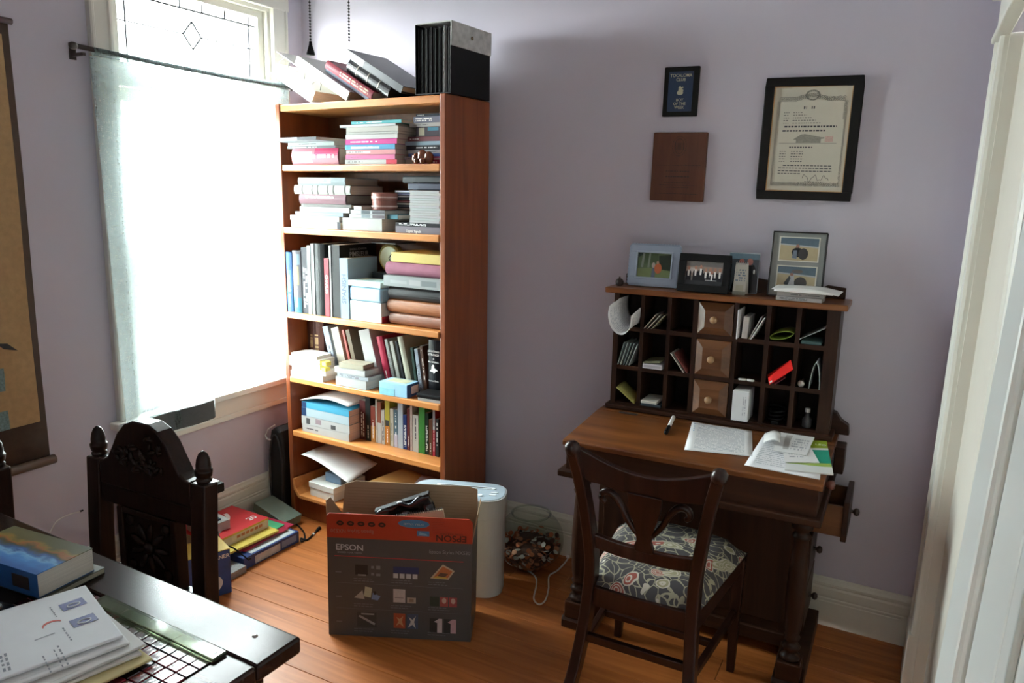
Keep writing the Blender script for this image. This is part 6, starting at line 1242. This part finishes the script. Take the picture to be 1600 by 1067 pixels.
icons(fr_,.80,.16,[((.02,.02,.02),R_(-.045,-.03,.0,.025)),((.45,.40,.42),[(-.03,.012),(-.012,.025),(-.0,.025),(-.0,-.03),(-.018,-.03),(-.018,.008)]),((.02,.02,.02),R_(.006,-.03,.05,.025)),((.45,.28,.30),[(.02,.012),(.036,.025),(.05,.025),(.05,-.03),(.030,-.03),(.030,.008)])])
cap = MB(); rn = random.Random(6)
for u in (.18,.44,.70):
    for v in (.595,.335,.075):
        for k_ in range(2):
            x_ = 0
            for w__ in range(5): d_ = rn.uniform(.006,.016); cap.box((BW_*u+x_,-.0009,BH_*v-.009*k_),(BW_*u+x_+d_,-.0003,BH_*v+.0022-.009*k_)); x_ += d_+.003
for v in (.65,.40,.14): cap.box((BW_*.055,-.0009,BH_*v),(BW_*.095,-.0003,BH_*v+.004))
for v in (.545,.285): cap.box((BW_*.055,-.0006,BH_*v),(BW_*.94,-.0003,BH_*v+.0006))
cap.build('caption_print', col((.13,.13,.14),.5,var=0), fr_)
# inverted print on the raised flap
FF = lambda u,v: T(BW_*u,-.0006,FLH*v) @ RX(90) @ RZ(180)
text(ff,'EPSON',.034,drk,FF(.855,.20),sx=1.05,bold=.02); text(ff,'EXCEED YOUR VISION',.008,drk,FF(.855,.37)); text(ff,'Epson Stylus NX530',.020,col((.30,.16,.13),.5,var=0),FF(.175,.30),sx=.92)
for k_ in range(5): icons(ff,.055+.072*k_,.0,[((.02,.006,.005),ell(.02,.058,.013,.0095)),((.20,.03,.02),ell(.02,.058,.006,.0035))],'feature_icon')
icons(ff,.59,0,[((.05,.19,.36),ell(.005,.068,.055,.016,18))],'value_badge'); text(ff,'EXTRA VALUE!',.011,col((.35,.42,.46),.5,var=0),T(BW_*.60,-.0011,.067) @ RX(90) @ RZ(180))
icons(ff,.65,0,[((.05,.17,.32),R_(-.015,.022,.028,.042)),((.18,.34,.45),[(-.008,.026),(.022,.024),(.020,.030),(-.006,.038)])],'printer_picture')
cp2 = MB()
for k_ in range(7): cp2.box((BW_*.72,-.0009,.040+.0062*k_),(BW_*(.80+.12*rn.random()),-.0003,.042+.0062*k_))
cp2.build('caption_print', col((.30,.03,.015),.5,var=0), ff)
# in the carton
bb_ = thing('black_plastic_bag','shiny black plastic packet sticking out of the carton','bag',mw=BXM @ T(.215,.11,.30) @ RY(-22) @ RX(8))
MB().grid(lambda u,v:(u*.20,.012*math.sin(u*9+v*5)+.010*math.sin(v*11),v*.16+.006*math.sin(u*17)),22,16).build('packet_face', col((.010,.011,.014),.18,var=.4,bump=.5,coat=.3), bb_, smooth=True, solid=.018)
MB().box((-.004,-.012,.155),(.204,.012,.164)).build('seal_strip', black, bb_)
nbk = thing('spiral_pad','cream spiral-bound pad sticking out of the carton','notepad',mw=BXM @ T(.245,.055,.295) @ RY(-12))
MB().box((0,0,0),(.19,.010,.145)).build('pages', pages((.66,.60,.42),1), nbk, bevel=.001)
sw = MB()
for i in range(24): sw.tube([(.006+.0078*i,.005+.006*math.cos(a*.785),.146+.006*math.sin(a*.785)) for a in range(9)],.0009,5)
sw.build('wire_spiral', col((.15,.15,.15),.3,metal=.8), nbk)
cdv = thing('black_adapter','black moulded adapter leaning inside the carton corner','adapter',mw=BXM @ T(.075,.08,.33) @ RY(-18)); MB().box((-.018,-.02,0),(.018,.02,.105)).build('housing', black, cdv, bevel=.010, seg=3); MB().tube([(0,0,0),(.02,.01,-.05),(.05,.02,-.12),(.08,.03,-.20),(.1,.03,-.30)],.003,6).build('lead', black, cdv)
# ================================================================== white shredder behind the carton
SHM = T(1.205,-.470,.0006) @ RZ(20)
sh = thing('paper_shredder','tall white rounded paper shredder behind the printer carton','shredder',mw=SHM)
def rr(a, b, r, n=8):
    P = []
    for cx, cy, s0 in ((a-r,b-r,0),(-a+r,b-r,90),(-a+r,-b+r,180),(a-r,-b+r,270)):
        for k_ in range(n+1): an = math.radians(s0+90*k_/n); P.append((cx+r*math.cos(an), cy+r*math.sin(an)))
    return P
wpl = col((.50,.52,.49),.42,var=.02)
MB().prism(rr(.185,.088,.070), 0, .330).build('bin', wpl, sh); MB().prism(rr(.188,.091,.072), .332, .404).build('head', wpl, sh); MB().prism(rr(.188,.091,.072), .405, .410).build('rim', col((.75,.79,.80),.3,var=.02), sh, bevel=.002); MB().prism(rr(.182,.085,.068), .4102, .4122).build('control_panel', col((.42,.50,.56),.25,var=.03), sh)
MB().prism(rr(.12,.010,.0095), .4124, .4150).build('paper_slot', col((.72,.76,.78),.3), sh).location = (.02,.030,0); MB().prism(rr(.105,.0035,.003), .4152, .4156).build('slot_gap', col((.05,.05,.055),.5), sh).location = (.02,.030,0)
for x,y in ((.140,-.008),(.138,-.032)): MB().prism(rr(.014,.0055,.005), .4124, .4150).build('button', col((.80,.84,.86),.3), sh).location = (x,y,0)
MB().lathe([(.001,.4124),(.009,.4124),(.009,.416),(.001,.4165)],16,c=(.09,-.045,0)).build('switch', col((.80,.84,.86),.3), sh)
# ================================================================== coin jar and white cord
jc = (1.392,-.190)
jar = thing('coin_jar','round glass bowl jar half filled with coins on the floor','jar',loc=(*jc,.0006))
jg, nt, b_ = _new('jar_glass'); nt.nodes.remove(b_); tr = N(nt,'ShaderNodeBsdfTransparent'); gl = N(nt,'ShaderNodeBsdfGlossy'); gl.inputs['Roughness'].default_value=.03; tr.inputs['Color'].default_value=(.90,.93,.90,1)
lw_ = N(nt,'ShaderNodeLayerWeight'); lw_.inputs['Blend'].default_value=.35; fz = N(nt,'ShaderNodeMath',operation='POWER'); fz.inputs[1].default_value=3.0; nt.links.new(lw_.outputs['Facing'],fz.inputs[0]); mx = N(nt,'ShaderNodeMixShader'); nt.links.new(fz.outputs[0],mx.inputs[0]); nt.links.new(tr.outputs[0],mx.inputs[1]); nt.links.new(gl.outputs[0],mx.inputs[2]); nt.links.new(mx.outputs[0],nt.nodes['Material Output'].inputs[0])
JR = .142
prof = [(.055,0)]+[(max(.055,JR*math.sin(a)),JR*.93*(1-math.cos(a))) for a in [.5+i*.105 for i in range(20)]]
prof = [p for p in prof if p[1] < .232]+[(.080,.236),(.076,.241),(.080,.246),(.084,.248)]
MB().lathe(prof, 40, cap=False).build('glass_bowl', jg, jar, smooth=True); MB().tube([(.082*math.cos(a*.1963),.082*math.sin(a*.1963),.248) for a in range(33)],.0045,8).build('rim', jg, jar, smooth=True); MB().lathe([(.001,0),(.054,0),(.056,.002),(.001,.003)],30).build('foot', jg, jar)
cops = [col((.42,.13,.05),.4,metal=.3,var=.3),col((.50,.22,.12),.4,metal=.3,var=.3),col((.50,.50,.46),.4,metal=.3,var=.2),col((.10,.05,.035),.5,metal=.2,var=.3)]
cb_ = bpy.data.meshes.new('coin'); pr = []
for k_ in range(4): o = MB().lathe([(.001,0),(.0115,0),(.0118,.0008),(.0115,.0016),(.001,.0016)],12).build('coin', cops[k_]); pr.append(o)
rn = random.Random(9); first = [True]*4
for i in range(300):
    z = .010+.125*(i/300)**.9; rmax = math.sqrt(max(.0001,(JR-.012)**2-(z-JR*.93)**2))*.97
    a_ = rn.uniform(0,6.283); r_ = rmax*(1-.22*rn.random()**2) if rn.random() < .8 or i < 230 else rmax*math.sqrt(rn.random())
    if i > 250: r_ = rmax*math.sqrt(rn.random())
    k_ = rn.choice((0,0,1,2,3)); 
    if first[k_]: o = pr[k_]; first[k_] = False
    else: o = bpy.data.objects.new('coin', pr[k_].data); COL.objects.link(o)
    o.location = (jc[0]+r_*math.cos(a_), jc[1]+r_*math.sin(a_), z+.004); o.rotation_euler = (rn.uniform(-1,1)+ (1.0 if z<.06 else 0)*math.sin(a_), rn.uniform(-.8,.8), rn.uniform(0,6))
    tag(o, ('copper-coloured coin in the glass bowl jar','reddish bronze coin in the glass bowl jar','silver coin in the glass bowl jar','dark tarnished coin in the glass bowl jar')[k_], 'coin', 'coins in the glass bowl jar')
core = MB().lathe([(.04,.010),(.080,.03),(.102,.07),(.105,.10),(.085,.122),(.001,.126)],24).build('coin_heap', col((.10,.05,.035),.6,metal=.4,var=.5,scale=90,bump=.8), jar, smooth=True); core['kind'] = 'stuff'
cord = MB(); pts = [Vector((q.x,min(q.y,-.034),q.z)) for q in (on(p,2,.0042) for p in ((783,838),(785,862),(795,880),(818,888),(836,900),(838,915),(834,935),(842,944),(852,938),(857,920),(858,900),(870,892),(882,880),(893,866)))]
P = [smooth_path(pts, i/60) for i in range(61)]; o = thing('power_cord','thin white power cord looping over the floor by the coin jar','cord',loc=(P[0].x,P[0].y,0)); q0 = Vector((P[0].x,P[0].y,0))
MB().tube([p-q0 for p in P],.0034,8).build('cable', col((.70,.70,.68),.45,var=.02), o, smooth=True); MB().box((-.010,-.008,0),(.010,.008,.016),m=T(*(P[-1]-q0))).build('plug', col((.70,.70,.68),.45), o, bevel=.003)
# ================================================================== pile on the floor by the window wall
def carton(name, label, cat, x0, y0, z0, L_, W_, h, yaw, mats, parts=(), tilt=0, roll_=0):
    t = thing(name, label, cat, mw=T(x0,y0,z0) @ RZ(yaw) @ RX(tilt) @ RY(roll_)); MB().box((0,0,0),(L_,W_,h)).build('body', mats, t, bevel=.0015)
    for (nm,a,b_,m_) in parts: MB().box(a,b_).build(nm, m_, t)
    return t
wh = col((.70,.70,.68),.5)
# local x along the front edge (world -y direction is towards the camera): yaw 90 puts local x on world y
bl1 = carton('blue_trainer_box','upright blue carton with yellow top on the floor beside the carved chair','box',.350,-.930,.0006,.19,.13,.185,248,col((.015,.06,.22),.4,var=.3),(('yellow_lid',(-.001,-.001,.185),(.191,.131,.188),col((.62,.44,.08),.5)),))
_bf = lambda cx, cz, dy=.0006: Matrix(((-1,0,0,cx),(0,0,1,.13+dy),(0,1,0,cz),(0,0,0,1)))
text(bl1,'CLEANER',.022,wh,_bf(.050,.160),bold=.02)
MB().face([(.075+.042*math.cos(q*.262),.1307,.055+.036*math.sin(q*.262)) for q in range(24)]).build('white_disc', wh, bl1)
fy = -.985
bw = carton('flat_blue_box','flat blue and white printed box on the floor near the bookcase','box',.382,-.832,.0006,.312,.20,.052,88,col((.02,.05,.18),.35,var=.3),(('white_swoosh',(.06,-.0006,.006),(.20,.0002,.040),col((.45,.50,.55),.4,var=.4,scale=20)),('end_panel',(.21,-.0008,.012),(.295,.0002,.042),col((.16,.22,.36),.4)),('top_label',(.05,.01,.052),(.30,.17,.0526),col((.50,.54,.56),.4,var=.3,scale=14))))
carton('folder','crimson folder lying on the flat blue box','folder',.345,-.790,.0545,.30,.22,.006,92,col((.42,.02,.06),.45))
carton('folder','thin dark red folder between crimson and green ones','folder',.335,-.820,.0615,.28,.20,.004,86,col((.30,.01,.03),.45))
carton('folder','bright green folder edge in the floor pile','folder',.318,-.800,.0662,.27,.19,.005,90,col((.06,.36,.16),.45))
carton('folder','yellow envelope folder in the floor pile','folder',.330,-.930,.0720,.33,.22,.010,86,col((.60,.46,.07),.5))
rb = carton('red_stationery_box','red and white stationery box with number 20 on its lid','box',.285,-.905,.0828,.30,.235,.045,88,col((.60,.52,.40),.5),(('lid_top',(0,0,.045),(.30,.235,.0456),col((.50,.02,.025),.4)),('side_label',(.10,-.0006,.010),(.29,.0002,.038),col((.62,.56,.45),.5,var=.2,scale=30)),('yellow_edge',(0,-.0008,.038),(.30,.0002,.045),col((.60,.40,.06),.5))))
MB().tube([(.02+.20*math.sin(i*.12),.03+.012*i,0) for i in range(14)],.010,6,m=T(0,0,.0460) @ Matrix.Diagonal((1,1,.06,1))).build('white_swoosh', wh, rb).scale = (1,1,1)
text(rb,'20',.045,wh,T(.255,.055,.0464) @ RZ(0),bold=.02)
for k_ in range(6): MB().box((.125+.024*k_,-.0014,.018),(.143+.024*k_,-.0007,.030)).build('faded_print', col((.45,.14,.06),.5), rb)
carton('grey_binder','grey-green ring folder at the back of the floor pile by the baseboard','binder',.250,-.478,.0010,.115,.20,.045,88,col((.16,.20,.16),.5),tilt=15)
pt_ = carton('patterned_notebook','black and white patterned notebook under the yellow folder','notebook',.400,-.922,.0006,.086,.10,.030,90,col((.25,.25,.25),.5,var=.9,scale=160))
gv = carton('grey_parcel','grey paper-wrapped parcel on the red stationery box','parcel',.215,-.895,.1300,.13,.12,.040,80,col((.42,.43,.42),.7,var=.2,scale=20),(('dark_top',(.02,.02,.040),(.10,.11,.048),col((.03,.05,.08),.4)),))
tc_ = carton('tall_carton','narrow tan carton behind the carved chair back','box',.150,-1.135,.0006,.195,.12,.345,90,col((.46,.27,.12),.7,var=.1))
tc2 = thing('folder_stack','tan folder with black-edged boxes on the tan carton','folder',mw=T(.035,-1.125,.3466) @ RZ(-3)); MB().box((0,0,0),(.26,.26,.012)).build('folder', col((.60,.36,.15),.6), tc2); MB().box((.01,.02,.0125),(.27,.25,.022)).build('white_papers', pages((.7,.68,.62),2), tc2); MB().box((.19,.09,.0225),(.31,.25,.060)).build('black_box', black, tc2, bevel=.003); MB().box((.17,.10,.0605),(.295,.24,.066)).build('top_papers', paper, tc2)
def cable(label, pts, r, mat, name='black_cable', end=None):
    P0 = Vector((pts[0].x,pts[0].y,0)); P = [smooth_path(pts, i/50)-P0 for i in range(51)]; t = thing(name,label,'cable',loc=P0); MB().tube(P,r,7).build('cord', mat, t, smooth=True)
    if end == 'plug':
        d_ = (P[-1]-P[-3]).normalized(); MB().tube([P[-1],P[-1]+d_*.030],[.007,.009],8).build('plug', black, t, smooth=True); MB().tube([P[-1]-d_*.045,P[-1]-d_*.035],.0065,8).build('white_tag', wh, t)
        for s_ in (-.004,.004): MB().tube([P[-1]+d_*.030+Vector((s_,0,0)),P[-1]+d_*.043+Vector((s_,0,0))],.0012,5).build('prong', col((.6,.6,.6),.3,metal=1), t)
    else: MB().tube([P[-1],P[-1]+Vector((.0,.012,0))],[r*1.6,r*1.4],8).build('connector', black, t)
    return t
fl_ = lambda p, z=.005: on(p,2,z)
cable('black power cable with plug lying on the floor by the bookcase', [fl_((463,819)),fl_((469,824)),fl_((475,832)),fl_((476,842)),fl_((471,846)),fl_((470,841)),fl_((474,842)),fl_((480,843)),fl_((490,834)),fl_((495,829))], .0038, black, end='plug')
cable('black cable draped over the floor pile', [fl_((338,822),.182),fl_((342,838),.172),fl_((350,850),.155),fl_((366,857),.118),fl_((380,868),.078),fl_((388,874),.062)], .0032, black)
cable('thin white wire on the wall behind the carved chair', [on((78,832),0,.03),on((88,815),0,.012),on((105,805),0,.008),on((125,799),0,.008)], .0022, wh, name='white_wire')
# black soft case between bookcase and wall
cs = thing('black_soft_case','black soft case standing between the bookcase and the window wall','case',mw=T(.082,-.335,.0006))
MB().grid(lambda u,v:(0,0,0),1,1)
MB().prism([(-.038,0),(.038,0),(.044,.03),(.044,.36),(.030,.415),(.008,.432),(-.010,.432),(-.032,.415),(-.044,.36),(-.044,.03)], 0, .24, ax=1).build('body', col((.010,.010,.011),.6,var=.3,bump=.3), cs, bevel=.014, seg=3)
MB().tube([(.0+.045*math.cos(a*.25)*.95,-.003,.20+.20*math.sin(a*.25)) for a in range(-3,17)],.004,7).build('piping', col((.03,.03,.035),.4), cs, smooth=True)
MB().tube([(-.02,.02,.438),(-.03,-.015,.425),(-.045,-.02,.395),(-.040,-.015,.375),(-.02,-.012,.372)],.004,8).build('white_lead', wh, cs, smooth=True); MB().box((-.05,-.004,.02),(-.0445,.02,.26)).build('pale_board', wh, cs)
